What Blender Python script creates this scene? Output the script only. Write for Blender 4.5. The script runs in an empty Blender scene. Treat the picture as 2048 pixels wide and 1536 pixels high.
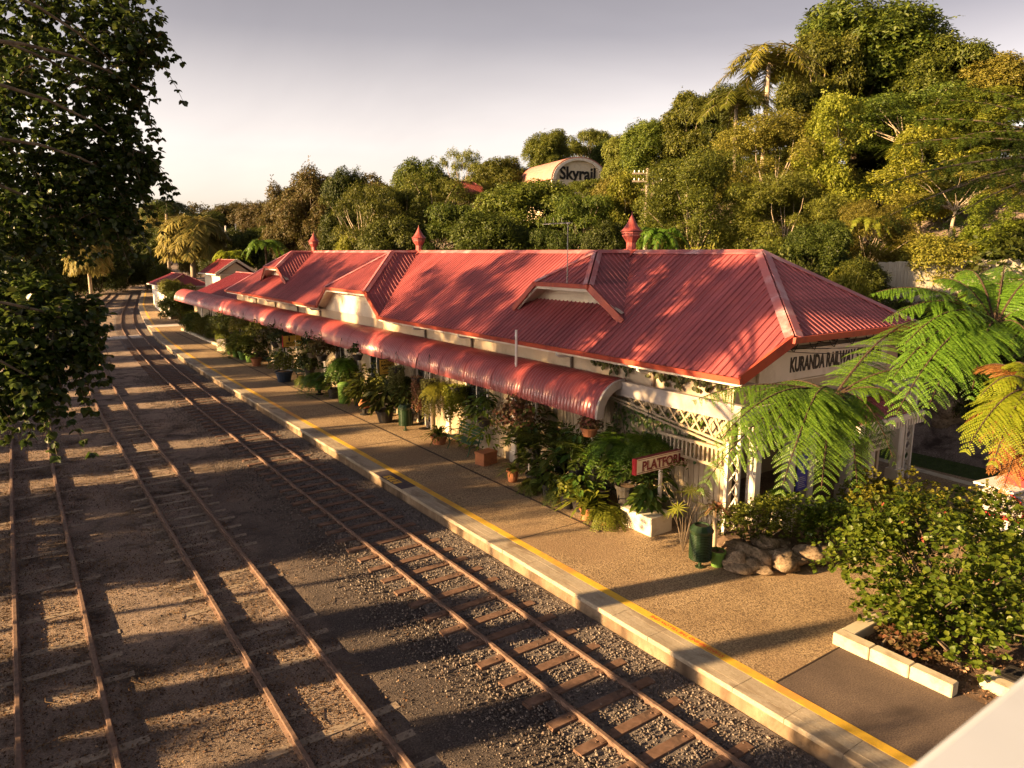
import bpy, math, random
import numpy as np
from mathutils import Vector, Matrix
SC = bpy.context.scene
COL = SC.collection
R = random.Random(11)
NR = np.random.default_rng(11)
PI = math.pi
CAMH = 7.0
# ------------------------------------------------------------------ camera
F_PX = 1430.11
MC = np.array([[0.8193, -0.5734, 0.0], [0.1045, 0.1494, 0.9833], [-0.5638, -0.8056, 0.1823]])
_q, _r = np.linalg.qr(MC.T)
_q = _q * np.sign(np.diag(_r))
MC = _q.T
if np.linalg.det(MC) < 0: MC[2] *= -1
def at(px, py, depth):
    """world point seen at a photo pixel (2048 x 1536) at a distance along the view axis"""
    v = np.array([px - 1024., -(py - 768.), -F_PX]) / F_PX * depth
    return MC.T @ v + np.array([0, 0, CAMH])
def gnd(px, py, z=0.25):
    d = MC.T @ np.array([px - 1024., -(py - 768.), -F_PX])
    return d * ((z - CAMH) / d[2]) + np.array([0, 0, CAMH])
cam_d = bpy.data.cameras.new("camera")
cam = bpy.data.objects.new("camera", cam_d); COL.objects.link(cam)
cam_d.sensor_width = 36; cam_d.lens = 36 * F_PX / 2048
cam_d.clip_start = 0.05; cam_d.clip_end = 2000
cam_d.dof.use_dof = True; cam_d.dof.focus_distance = 18; cam_d.dof.aperture_fstop = 3.2
mw = Matrix([[MC[0][i], MC[1][i], MC[2][i], 0] for i in range(3)] + [[0, 0, 0, 1]])
mw.translation = Vector((0, 0, CAMH)); cam.matrix_world = mw
SC.camera = cam
# ------------------------------------------------------------------ materials
def _nodes(name):
    m = bpy.data.materials.new(name); m.use_nodes = True
    nt = m.node_tree; nt.nodes.clear()
    out = nt.nodes.new('ShaderNodeOutputMaterial')
    return m, nt, out
def _ramp(nt, cols, fac, lo=0.3, hi=0.7):
    r = nt.nodes.new('ShaderNodeValToRGB')
    e = r.color_ramp.elements
    n = len(cols)
    while len(e) < n: e.new(0.5)
    for i, c in enumerate(cols):
        e[i].position = lo + (hi - lo) * i / max(1, n - 1)
        e[i].color = (c[0], c[1], c[2], 1)
    nt.links.new(fac, r.inputs[0])
    return r
def _noise(nt, vec, scale, detail=5, rough=0.6, dist=0.0):
    n = nt.nodes.new('ShaderNodeTexNoise')
    n.inputs['Scale'].default_value = scale; n.inputs['Detail'].default_value = detail
    n.inputs['Roughness'].default_value = rough; n.inputs['Distortion'].default_value = dist
    if vec is not None: nt.links.new(vec, n.inputs['Vector'])
    return n
def _mix(nt, fac, a, b, mode='MIX'):
    m = nt.nodes.new('ShaderNodeMix'); m.data_type = 'RGBA'; m.blend_type = mode
    if isinstance(fac, (int, float)): m.inputs['Factor'].default_value = fac
    else: nt.links.new(fac, m.inputs['Factor'])
    for s, i in ((a, 6), (b, 7)):
        if isinstance(s, tuple): m.inputs[i].default_value = (*s[:3], 1)
        else: nt.links.new(s, m.inputs[i])
    return m.outputs[2]
def mat(name, cols, scale=3.0, rough=0.8, bump=0.0, bscale=40.0, bdist=0.01, spec=0.3, metal=0.0, fine=None, finescale=60, finefac=0.5,
        detail=6, stretch=None, emit=None, stain=None, stainscale=1.0, lo=0.32, hi=0.68):
    m, nt, out = _nodes(name)
    b = nt.nodes.new('ShaderNodeBsdfPrincipled')
    nt.links.new(b.outputs[0], out.inputs[0])
    tc = nt.nodes.new('ShaderNodeTexCoord'); vec = tc.outputs['Object']
    if stretch:
        mp = nt.nodes.new('ShaderNodeMapping'); mp.inputs['Scale'].default_value = stretch
        nt.links.new(vec, mp.inputs[0]); vec2 = mp.outputs[0]
    else: vec2 = vec
    n = _noise(nt, vec2, scale, detail)
    col = _ramp(nt, cols, n.outputs[0], lo, hi).outputs[0]
    if fine:
        nf = _noise(nt, vec, finescale, 3, 0.7)
        rf = _ramp(nt, [(0, 0, 0), (1, 1, 1)], nf.outputs[0], 0.42, 0.62)
        mm = nt.nodes.new('ShaderNodeMath'); mm.operation = 'MULTIPLY'; mm.inputs[1].default_value = finefac
        nt.links.new(rf.outputs[0], mm.inputs[0])
        col = _mix(nt, mm.outputs[0], col, fine)
    if stain:
        ns = _noise(nt, vec2, stainscale, 7, 0.65, 0.4)
        rs = _ramp(nt, [(0, 0, 0), (1, 1, 1)], ns.outputs[0], 0.5, 0.66)
        col = _mix(nt, rs.outputs[0], col, stain)
    nt.links.new(col, b.inputs['Base Color'])
    b.inputs['Roughness'].default_value = rough; b.inputs['Metallic'].default_value = metal
    b.inputs['Specular IOR Level'].default_value = spec
    if bump:
        nb = _noise(nt, vec, bscale, 5, 0.65)
        bp = nt.nodes.new('ShaderNodeBump'); bp.inputs['Strength'].default_value = bump; bp.inputs['Distance'].default_value = bdist
        nt.links.new(nb.outputs[0], bp.inputs['Height']); nt.links.new(bp.outputs[0], b.inputs['Normal'])
    return m
def leafmat(name, cols, trans=0.35, rough=0.55, spec=0.25, hue=0.03):
    """leaf colour differs from leaf to leaf (mesh island) and a little from plant to plant"""
    m, nt, out = _nodes(name)
    g = nt.nodes.new('ShaderNodeNewGeometry')
    r = _ramp(nt, cols, g.outputs['Random Per Island'], 0.0, 1.0)
    oi = nt.nodes.new('ShaderNodeObjectInfo')
    hs = nt.nodes.new('ShaderNodeHueSaturation')
    mr = nt.nodes.new('ShaderNodeMapRange'); mr.inputs[3].default_value = 0.5 - hue; mr.inputs[4].default_value = 0.5 + hue * 0.6
    nt.links.new(oi.outputs['Random'], mr.inputs[0]); nt.links.new(mr.outputs[0], hs.inputs['Hue'])
    mr2 = nt.nodes.new('ShaderNodeMapRange'); mr2.inputs[3].default_value = 0.8; mr2.inputs[4].default_value = 1.2
    ml = nt.nodes.new('ShaderNodeMath'); ml.operation = 'FRACT'
    ml2 = nt.nodes.new('ShaderNodeMath'); ml2.operation = 'MULTIPLY'; ml2.inputs[1].default_value = 7.31
    nt.links.new(oi.outputs['Random'], ml2.inputs[0]); nt.links.new(ml2.outputs[0], ml.inputs[0]); nt.links.new(ml.outputs[0], mr2.inputs[0])
    nt.links.new(mr2.outputs[0], hs.inputs['Value'])
    nt.links.new(r.outputs[0], hs.inputs['Color'])
    b = nt.nodes.new('ShaderNodeBsdfPrincipled'); b.inputs['Roughness'].default_value = rough
    b.inputs['Specular IOR Level'].default_value = spec
    nt.links.new(hs.outputs[0], b.inputs['Base Color'])
    t = nt.nodes.new('ShaderNodeBsdfTranslucent')
    tcol = _mix(nt, 0.5, hs.outputs[0], (0.55, 0.6, 0.05), 'MULTIPLY')
    gm = nt.nodes.new('ShaderNodeGamma'); gm.inputs[1].default_value = 0.8
    nt.links.new(tcol, gm.inputs[0]); nt.links.new(gm.outputs[0], t.inputs[0])
    mx = nt.nodes.new('ShaderNodeMixShader'); mx.inputs[0].default_value = trans
    nt.links.new(b.outputs[0], mx.inputs[1]); nt.links.new(t.outputs[0], mx.inputs[2])
    nt.links.new(mx.outputs[0], out.inputs[0])
    return m
# ------------------------------------------------------------------ objects and tags
def tag(o, label=None, cat=None, group=None, kind=None):
    if label: o['label'] = label
    if cat: o['category'] = cat
    if group: o['group'] = group
    if kind: o['kind'] = kind
    return o
def thing(name, label, cat, loc=(0, 0, 0), rotz=0.0, group=None, scale=1.0):
    o = bpy.data.objects.new(name, None); COL.objects.link(o)
    o.empty_display_size = 0.2
    o.location = loc; o.rotation_euler = (0, 0, rotz); o.scale = (scale,) * 3
    return tag(o, label, cat, group)
def link(name, me, m, parent=None, world=False):
    o = bpy.data.objects.new(name, me); COL.objects.link(o)
    if m is not None and not me.materials: me.materials.append(m)
    if parent is not None:
        o.parent = parent
        if world:
            p = parent; L = Vector((0, 0, 0))
            while p is not None: L += Vector(p.location); p = p.parent
            o.location = -L
    return o
def copy_tree(src, loc, rotz=0.0, scale=(1, 1, 1), label=None, group=None, tilt=(0, 0)):
    r = src.copy(); COL.objects.link(r)
    r.location = loc; r.rotation_euler = (tilt[0], tilt[1], rotz); r.scale = scale
    if label: r['label'] = label
    if group: r['group'] = group
    for ch in list(src.children):
        c = ch.copy(); COL.objects.link(c); c.parent = r
        for g in list(ch.children):
            d = g.copy(); COL.objects.link(d); d.parent = c
    return r
def mesh_np(name, V, F, smooth=False):
    V = np.asarray(V, np.float32).reshape(-1, 3); F = np.asarray(F, np.int32)
    me = bpy.data.meshes.new(name); n, k = F.shape
    me.vertices.add(len(V)); me.vertices.foreach_set('co', V.ravel())
    me.loops.add(n * k); me.loops.foreach_set('vertex_index', F.ravel())
    me.polygons.add(n); me.polygons.foreach_set('loop_start', np.arange(0, n * k, k, dtype=np.int32))
    if smooth: me.polygons.foreach_set('use_smooth', np.ones(n, dtype=bool))
    me.update(calc_edges=True)
    return me
class MB:
    """collects shapes into one mesh"""
    def __init__(s): s.v = []; s.f = []
    def add(s, vs, fs):
        o = len(s.v); s.v += [tuple(map(float, v)) for v in vs]; s.f += [tuple(o + i for i in f) for f in fs]; return s
    def box(s, x0, x1, y0, y1, z0, z1):
        v = [(x, y, z) for z in (z0, z1) for y in (y0, y1) for x in (x0, x1)]
        return s.add(v, [(0, 2, 3, 1), (4, 5, 7, 6), (0, 1, 5, 4), (2, 6, 7, 3), (0, 4, 6, 2), (1, 3, 7, 5)])
    def bbox(s, x0, x1, y0, y1, z0, z1, b=0.01):
        """box with chamfered vertical and top edges"""
        def ring(d, z): 
            return [(x0 + d, y0 + b - d * 0 if False else y0 + d, z) for _ in ()]
        def octo(i, z):
            X0, X1, Y0, Y1 = x0 + i, x1 - i, y0 + i, y1 - i
            return [(X0 + b, Y0, z), (X1 - b, Y0, z), (X1, Y0 + b, z), (X1, Y1 - b, z), (X1 - b, Y1, z), (X0 + b, Y1, z), (X0, Y1 - b, z), (X0, Y0 + b, z)]
        vs = octo(0, z0) + octo(0, z1 - b) + octo(b, z1)
        fs = []
        for l in (0, 8):
            for i in range(8): fs.append((l + i, l + (i + 1) % 8, l + 8 + (i + 1) % 8, l + 8 + i))
        fs += [tuple(range(16, 24)), tuple(range(7, -1, -1))]
        return s.add(vs, fs)
    def beam(s, p, q, w, h, up=(0, 0, 1)):
        p, q = Vector(p), Vector(q); d = (q - p).normalized(); up = Vector(up)
        if abs(d.dot(up)) > .98: up = Vector((1, 0, 0))
        a = d.cross(up).normalized() * w / 2; b = a.cross(d).normalized() * h / 2
        v = [e + sa * a + sb * b for e in (p, q) for sa, sb in ((-1, -1), (1, -1), (1, 1), (-1, 1))]
        return s.add(v, [(3, 2, 1, 0), (4, 5, 6, 7)] + [(i, (i + 1) % 4, 4 + (i + 1) % 4, 4 + i) for i in range(4)])
    def tube(s, pts, r, n=8, cap=True):
        pts = [Vector(p) for p in pts]; m = len(pts)
        rs = r if isinstance(r, (list, tuple)) else [r] * m
        t0 = (pts[1] - pts[0]).normalized()
        u = t0.cross(Vector((0, 0, 1)))
        if u.length < .05: u = t0.cross(Vector((1, 0, 0)))
        u.normalize(); vs = []; fs = []
        for i, p in enumerate(pts):
            t = (pts[min(i + 1, m - 1)] - pts[max(i - 1, 0)]).normalized()
            u = (u - t * u.dot(t)).normalized(); w = t.cross(u)
            for k in range(n):
                a = 2 * PI * k / n
                vs.append(p + (u * math.cos(a) + w * math.sin(a)) * rs[i])
        for i in range(m - 1):
            for k in range(n):
                fs.append((i * n + k, i * n + (k + 1) % n, (i + 1) * n + (k + 1) % n, (i + 1) * n + k))
        if cap: fs += [tuple(range(n - 1, -1, -1)), tuple((m - 1) * n + k for k in range(n))]
        return s.add(vs, fs)
    def lathe(s, prof, n=16, c=(0, 0, 0), a0=0.0):
        vs = []; fs = []
        for r, z in prof:
            for k in range(n):
                a = a0 + 2 * PI * k / n; vs.append((c[0] + r * math.cos(a), c[1] + r * math.sin(a), c[2] + z))
        for i in range(len(prof) - 1):
            for k in range(n): fs.append((i * n + k, i * n + (k + 1) % n, (i + 1) * n + (k + 1) % n, (i + 1) * n + k))
        fs += [tuple(range(n - 1, -1, -1)), tuple((len(prof) - 1) * n + k for k in range(n))]
        return s.add(vs, fs)
    def prism(s, poly, axis, a0, a1):
        """poly in the other two axes (axis 'x': (y,z); 'y': (x,z); 'z': (x,y)) extruded from a0 to a1"""
        def P(p, a): return (a, p[0], p[1]) if axis == 'x' else (p[0], a, p[1]) if axis == 'y' else (p[0], p[1], a)
        n = len(poly)
        return s.add([P(p, a0) for p in poly] + [P(p, a1) for p in poly],
                     [tuple(range(n - 1, -1, -1)), tuple(range(n, 2 * n))] + [(i, (i + 1) % n, n + (i + 1) % n, n + i) for i in range(n)])
    def slab(s, pts, nrm, t):
        """flat polygon given thickness t along -nrm"""
        nrm = Vector(nrm).normalized(); n = len(pts); pts = [Vector(p) for p in pts]
        return s.add(pts + [p - nrm * t for p in pts], [tuple(range(n)), tuple(range(2 * n - 1, n - 1, -1))] + [(i, n + i, n + (i + 1) % n, (i + 1) % n) for i in range(n)])
    def build(s, name, m, parent=None, smooth=False, world=False):
        me = bpy.data.meshes.new(name); me.from_pydata(s.v, [], s.f)
        if smooth: me.polygons.foreach_set('use_smooth', [True] * len(me.polygons))
        me.update()
        return link(name, me, m, parent, world)
# ------------------------------------------------------------------ leaf baking
T_DIAMOND = (np.array([(0, 0, 0), (.45, .5, .05), (1, 0, -.08), (.45, -.5, .05)], float), np.array([(0, 1, 2, 3)]))
T_LEAF = (np.array([(0, 0, 0), (.3, .42, .07), (.68, .34, .04), (1, 0, -.14), (.68, -.34, .04), (.3, -.42, .07)], float), np.array([(0, 1, 2, 3), (0, 3, 4, 5)]))
def _spray(n, seed, flat=0.5):
    r = np.random.default_rng(seed); V = []; F = []
    for i in range(n):
        a = r.uniform(0, 2 * PI); rad = r.uniform(.0, .38)
        b = np.array([math.cos(a) * rad, math.sin(a) * rad, r.uniform(-.2, .2) * flat])
        d = np.array([math.cos(a + r.uniform(-.8, .8)), math.sin(a + r.uniform(-.8, .8)), r.uniform(-.5, .35) * flat]); d /= np.linalg.norm(d)
        s = np.cross(d, [0, 0, 1.]) + r.normal(0, .25, 3); s -= d * (s @ d); s /= np.linalg.norm(s)
        L = r.uniform(.35, .6); w = L * .24; o = len(V)
        V += [b, b + d * L * .45 + s * w, b + d * L + np.array([0, 0, -.06]), b + d * L * .45 - s * w]; F.append((o, o + 1, o + 2, o + 3))
    return np.array(V), np.array(F)
T_SPRAY = _spray(6, 3)
T_SPRAY2 = _spray(5, 8, 0.9)
def frames(N, A=None):
    """rotation matrices with z along N and x along A (random if None)"""
    N = np.asarray(N, float); N = N / (np.linalg.norm(N, axis=1, keepdims=True) + 1e-9)
    if A is None: A = NR.normal(size=N.shape)
    A = A - N * np.sum(A * N, 1, keepdims=True); A /= (np.linalg.norm(A, axis=1, keepdims=True) + 1e-9)
    B = np.cross(N, A)
    return np.stack([A, B, N], 2)
def bake(name, T, pos, rot, scl, m=None, parent=None, smooth=False, world=False, me_only=False):
    tv, tf = T; pos = np.asarray(pos, float); n = len(pos)
    scl = np.asarray(scl, float)
    if scl.ndim == 0: scl = np.full((n, 3), float(scl))
    if scl.ndim == 1: scl = np.repeat(scl[:, None], 3, 1)
    V = np.einsum('nij,nkj->nki', rot, tv[None] * scl[:, None, :]) + pos[:, None, :]
    F = tf[None] + (np.arange(n) * len(tv))[:, None, None]
    me = mesh_np(name, V.reshape(-1, 3), F.reshape(-1, tf.shape[1]), smooth)
    if me_only: return me
    return link(name, me, m, parent, world)
def unit(n):
    v = NR.normal(size=(n, 3)); return v / np.linalg.norm(v, axis=1, keepdims=True)
def clump_leaves(clumps, per_area, up=0.5, low=-0.35, jit=0.5):
    """points and normals on the shells of many leaf clumps (c, (rx,ry,rz))"""
    P = []; N = []
    for c, r in clumps:
        r = np.asarray(r if hasattr(r, '__len__') else (r, r, r), float)
        a = 4 * PI * ((r[0] * r[1]) ** 1.6 / 3 + (r[0] * r[2]) ** 1.6 / 3 + (r[1] * r[2]) ** 1.6 / 3) ** (1 / 1.6)
        n = max(4, int(per_area * a)); d = unit(int(n * 1.6)); d = d[d[:, 2] > low + NR.normal(0, .2, len(d))][:n]
        k = len(d); rad = NR.uniform(.62, 1.08, (k, 1))
        P.append(np.asarray(c) + d * r * rad); N.append(d * .7 + np.array([0, 0, up]) + NR.normal(0, jit, (k, 3)))
    return np.concatenate(P), np.concatenate(N)
# ------------------------------------------------------------------ light
SUN_EL, SUN_AZ = math.radians(15.5), math.radians(15.0)      # azimuth: from -X towards +Y
w = bpy.data.worlds.new("World"); SC.world = w; w.use_nodes = True
nt = w.node_tree; nt.nodes.clear()
wo = nt.nodes.new('ShaderNodeOutputWorld'); bg = nt.nodes.new('ShaderNodeBackground')
sky = nt.nodes.new('ShaderNodeTexSky'); sky.sky_type = 'NISHITA'; sky.sun_disc = False
sky.sun_elevation = SUN_EL; sky.sun_rotation = math.radians(285); sky.altitude = 300; sky.air_density = 1.0; sky.dust_density = 3.0; sky.ozone_density = 0.6
hs = nt.nodes.new('ShaderNodeHueSaturation'); hs.inputs['Saturation'].default_value = 0.22
nt.links.new(sky.outputs[0], hs.inputs['Color'])
tc = nt.nodes.new('ShaderNodeTexCoord'); sp = nt.nodes.new('ShaderNodeSeparateXYZ'); nt.links.new(tc.outputs['Generated'], sp.inputs[0])
rz = _ramp(nt, [(.86, 0.735, 0.62), (0.80, 0.70, 0.645), (0.36, 0.325, 0.335), (0.22, 0.20, 0.215)], sp.outputs[2], 0.0, 0.40)
skc = _mix(nt, 1.0, hs.outputs[0], rz.outputs[0], 'MULTIPLY')
mpc = nt.nodes.new('ShaderNodeMapping'); mpc.inputs['Scale'].default_value = (1.0, 1.0, 2.2); nt.links.new(tc.outputs['Generated'], mpc.inputs[0])
cl_ = _noise(nt, mpc.outputs[0], 1.6, 5, .55, .6)
skc = _mix(nt, 1.0, skc, _ramp(nt, [(.88, .87, .88), (1.04, 1.03, 1.02)], cl_.outputs[0], .36, .66).outputs[0], 'MULTIPLY')
nt.links.new(skc, bg.inputs[0]); bg.inputs[1].default_value = 0.11
nt.links.new(bg.outputs[0], wo.inputs[0])
sd = bpy.data.lights.new('sun', 'SUN'); sd.energy = 5.0; sd.angle = math.radians(0.5); sd.color = (1.0, 0.64, 0.30)
so = bpy.data.objects.new('sun', sd); COL.objects.link(so)
sdir = Vector((math.cos(SUN_AZ) * math.cos(SUN_EL), -math.sin(SUN_AZ) * math.cos(SUN_EL), -math.sin(SUN_EL)))
so.rotation_euler = sdir.to_track_quat('-Z', 'Y').to_euler(); so.location = (-60, 16, 30)
SC.view_settings.view_transform = 'Standard'; SC.view_settings.look = 'None'; SC.view_settings.gamma = 1.0
SC.view_settings.exposure = 2.12; SC.view_settings.use_curve_mapping = False
SC.render.engine = 'CYCLES'
SC.cycles.max_bounces = 6; SC.cycles.diffuse_bounces = 3; SC.cycles.glossy_bounces = 2; SC.cycles.transmission_bounces = 4; SC.cycles.transparent_max_bounces = 4
SC.cycles.caustics_reflective = False; SC.cycles.caustics_refractive = False
SC.cycles.use_denoising = True
SC.cycles.sample_clamp_indirect = 4
# ------------------------------------------------------------------ ground
def sstep(a, b, x):
    t = np.clip((np.asarray(x, float) - a) / (b - a), 0, 1); return t * t * (3 - 2 * t)
_rng = np.random.default_rng(5)
_wv = [(_rng.normal(size=2) * k, _rng.uniform(0, 6.28), 1 / k) for k in (1.2, 1.9, 3.1, 4.7, 7.5, 11.) for _ in range(3)]
def bumpy(X, Y):
    s = 0
    for k, p, a in _wv: s = s + a * np.sin(k[0] * X + k[1] * Y + p)
    return s / 6
def terrain(X, Y):
    X = np.asarray(X, float); Y = np.asarray(Y, float)
    start = 25.5 + np.maximum(0, Y - 60) * .22
    z = -0.13 + 13.5 * sstep(0, 42, X - start) ** .85
    z = z + 1.2 * sstep(0, 1.5, X - start) * sstep(40, 18, Y)
    z = z + np.where(X < -9, 1.5 * sstep(0, 8, -9 - X), 0)
    z = z + 13 * sstep(130, 330, Y) + 3 * sstep(0, 60, X - start - 34)
    near = sstep(8.9, 8.0, X) * sstep(-7, -5, X) * sstep(60, 30, Y)
    far = sstep(0, 6, X - start)
    return z + near * 0.016 * bumpy(X, Y) + far * .5 * bumpy(X * .12, Y * .12)
xs = np.concatenate([np.linspace(-220, -12, 18), np.linspace(-10, -5.2, 6), np.arange(-5, 8.6, .11), [8.9, 9.6], np.arange(11, 25, 2.0), np.arange(25.2, 62, 1.5), np.linspace(64, 320, 18)])
ys = np.concatenate([np.linspace(-60, 2, 8), np.arange(3, 30, .13), np.arange(30.2, 60, .6), np.arange(60, 130, 3.0), np.linspace(133, 520, 22)])
GX, GY = np.meshgrid(xs, ys); GZ = terrain(GX, GY)
nx, ny = len(xs), len(ys); idx = np.arange(nx * ny).reshape(ny, nx)
me = mesh_np('ground', np.stack([GX, GY, GZ], 2).reshape(-1, 3), np.stack([idx[:-1, :-1], idx[:-1, 1:], idx[1:, 1:], idx[1:, :-1]], 2).reshape(-1, 4), True)
m_ground = mat('m_ground', [(.075, .055, .047), (.155, .117, .098), (.25, .19, .155), (.18, .137, .115)], scale=.6, rough=.95, bump=1.0, bscale=38, bdist=.06, fine=(.42, .33, .265), finescale=42, finefac=.8, detail=10, stain=(.055, .04, .032), stainscale=.9)
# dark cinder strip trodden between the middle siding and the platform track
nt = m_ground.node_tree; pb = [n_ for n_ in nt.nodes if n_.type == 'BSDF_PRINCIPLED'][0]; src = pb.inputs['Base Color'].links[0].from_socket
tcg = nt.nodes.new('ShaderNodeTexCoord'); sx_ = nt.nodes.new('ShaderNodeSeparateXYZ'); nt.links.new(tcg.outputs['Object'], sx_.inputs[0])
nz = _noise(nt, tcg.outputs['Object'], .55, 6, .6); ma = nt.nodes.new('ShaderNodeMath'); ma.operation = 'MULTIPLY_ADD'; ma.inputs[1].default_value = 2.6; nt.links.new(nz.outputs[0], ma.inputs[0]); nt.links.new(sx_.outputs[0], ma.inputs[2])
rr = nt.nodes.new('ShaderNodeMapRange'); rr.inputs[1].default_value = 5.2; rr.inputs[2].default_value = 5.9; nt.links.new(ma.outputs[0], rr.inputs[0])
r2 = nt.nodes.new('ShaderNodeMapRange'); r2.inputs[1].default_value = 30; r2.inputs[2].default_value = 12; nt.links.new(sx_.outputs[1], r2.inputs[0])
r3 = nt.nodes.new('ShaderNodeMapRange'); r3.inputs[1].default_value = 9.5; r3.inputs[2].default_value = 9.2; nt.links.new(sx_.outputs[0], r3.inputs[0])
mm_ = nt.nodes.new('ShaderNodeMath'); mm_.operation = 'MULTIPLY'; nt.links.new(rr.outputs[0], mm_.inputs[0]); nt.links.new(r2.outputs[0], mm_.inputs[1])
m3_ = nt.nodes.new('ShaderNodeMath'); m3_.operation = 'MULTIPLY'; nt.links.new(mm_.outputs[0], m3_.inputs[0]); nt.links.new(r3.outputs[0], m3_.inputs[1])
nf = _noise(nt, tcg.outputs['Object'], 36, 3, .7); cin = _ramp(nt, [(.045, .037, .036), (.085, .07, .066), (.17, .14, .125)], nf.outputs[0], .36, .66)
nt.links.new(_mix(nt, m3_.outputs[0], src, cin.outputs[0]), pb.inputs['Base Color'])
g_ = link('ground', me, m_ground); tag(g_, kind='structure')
# centre line of a track and the platform edge, as X for a given Y
_mY = np.array([-30, 0, 20, 38, 47.6, 57.9, 67.4, 76.9, 92.9, 116.5, 156, 210]); _mX = np.array([7.105, 7.105, 7.105, 7.115, 7.33, 7.80, 8.30, 9.00, 10.95, 14.5, 20.4, 30])
_eY = np.array([-30, 0, 40, 49.5, 62.2, 70.9, 87, 104, 140]); _eX = np.array([8.68, 8.68, 8.68, 8.72, 9.25, 9.9, 11.56, 13.6, 19.2])
_2Y = np.array([-30, 0, 36, 43.5, 58, 82, 104, 125, 158, 210]); _2X = np.array([3.325, 3.325, 3.33, 3.49, 3.92, 6.1, 9.0, 12.4, 17.8, 28])
_3Y = np.array([-30, 0, 30, 41, 58, 70, 85, 104, 125, 158]); _3X = np.array([-.015, -.015, .03, .21, .6, 1.2, 2.7, 6.0, 9.6, 15.4])
def _sm(Yk, Xk):
    yy = np.arange(-30, Yk[-1], 1.0); xx = np.interp(yy, Yk, Xk)
    for _ in range(3): xx[3:-3] = np.convolve(xx, np.ones(7) / 7, 'valid')
    return lambda y: np.interp(y, yy, xx)
main_x, edge_x, two_x, three_x = _sm(_mY, _mX), _sm(_eY, _eX), _sm(_2Y, _2X), _sm(_3Y, _3X)
four_x = lambda y: three_x(y) - 4.3
def strip(name, fa, fb, y0, y1, z, m, parent=None, kind='structure', step=.4, za=None):
    yy = np.unique(np.concatenate([np.arange(y0, y1, step), [y1]])); V = []; F = []
    for i, y in enumerate(yy):
        V += [(float(fa(y)), y, z if za is None else za), (float(fb(y)), y, z)]
        if i: F.append((2 * i - 2, 2 * i - 1, 2 * i + 1, 2 * i))
    mb = MB().add(V, F); o = mb.build(name, m, parent)
    if kind: tag(o, kind=kind)
    return o
def solid_strip(mb, fa, fb, y0, y1, z0, z1, step=.8):
    yy = np.unique(np.concatenate([np.arange(y0, y1, step), [y1]])); V = []; F = []
    for i, y in enumerate(yy):
        a, b = float(fa(y)), float(fb(y)); V += [(a, y, z0), (b, y, z0), (b, y, z1), (a, y, z1)]
        if i:
            o = 4 * i
            for k in range(4): F.append((o - 4 + k, o - 4 + (k + 1) % 4, o + (k + 1) % 4, o + k))
    F += [(0, 3, 2, 1), (len(V) - 4, len(V) - 3, len(V) - 2, len(V) - 1)]
    return mb.add(V, F)
m_ballast = mat('m_ballast', [(.05, .045, .045), (.12, .105, .10), (.20, .17, .15)], scale=14, rough=.95, bump=1.0, bscale=45, bdist=.04, fine=(.26, .22, .2), finescale=70, finefac=.5)
strip('ballast_bed', lambda y: main_x(y) - .95 + .12 * np.sin(y * 1.7) + .08 * np.sin(y * 4.1), lambda y: np.minimum(main_x(y) + 1.7, edge_x(y) + .04), -25, 60, -.095, m_ballast, za=-.108)
strip('ballast_bed', lambda y: main_x(y) - 1.2, lambda y: np.minimum(main_x(y) + 1.7, edge_x(y) + .04), 60, 200, -.095, m_ballast, za=-.108, step=2)
# loose ballast stones, denser near the main track
def scatter_xy(n, x0, x1, y0, y1, p=1.0):
    y = y0 + (y1 - y0) * NR.uniform(0, 1, n) ** p; return NR.uniform(x0, x1, n), y
T_STONE = (np.array([(1, 0, 0), (0, .8, 0), (-.9, .1, 0), (0, -.9, 0), (.1, .1, .7), (0, 0, -.6)]), np.array([(0, 1, 4), (1, 2, 4), (2, 3, 4), (3, 0, 4), (1, 0, 5), (2, 1, 5), (3, 2, 5), (0, 3, 5)]))
m_stone = leafmat('m_stone', [(.045, .04, .04), (.09, .078, .075), (.14, .12, .108), (.24, .205, .175), (.10, .07, .055)], trans=0.0, rough=.9, spec=.2, hue=0)
def stones(name, X, Y, Z, s):
    o = bake(name, T_STONE, np.stack([X, Y, Z], 1), frames(unit(len(X)) * .6 + [0, 0, .7]), s[:, None] * NR.uniform(.6, 1.2, (len(X), 3)), m_stone)
    return tag(o, kind='stuff')
X1, Y1 = scatter_xy(70000, 4.9, 8.66, 1.5, 46, 1.7); _o = NR.uniform(4.8, 6.4, len(X1)) < X1; X1, Y1 = X1[_o], Y1[_o]; X1 += main_x(Y1) - 7.105
_k = np.abs((Y1 - 3.0 + .33) % .66 - .33); _ok = ~((_k < .135) & (np.abs(X1 - main_x(Y1)) < 1.12) & (X1 < main_x(Y1) + .95) & (NR.uniform(0, 1, len(X1)) < .93)); X1, Y1 = X1[_ok], Y1[_ok]
s1 = NR.uniform(.013, .037, len(X1)); stones('ballast_gravel', X1, Y1, -.10 + NR.uniform(-.01, .02, len(X1)), s1)
X2, Y2 = scatter_xy(26000, -3, 5.7, 5.5, 30, 1.5)
s2 = NR.uniform(.008, .022, len(X2)); stones('loose_gravel', X2, Y2, terrain(X2, Y2) + .004, s2)
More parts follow.
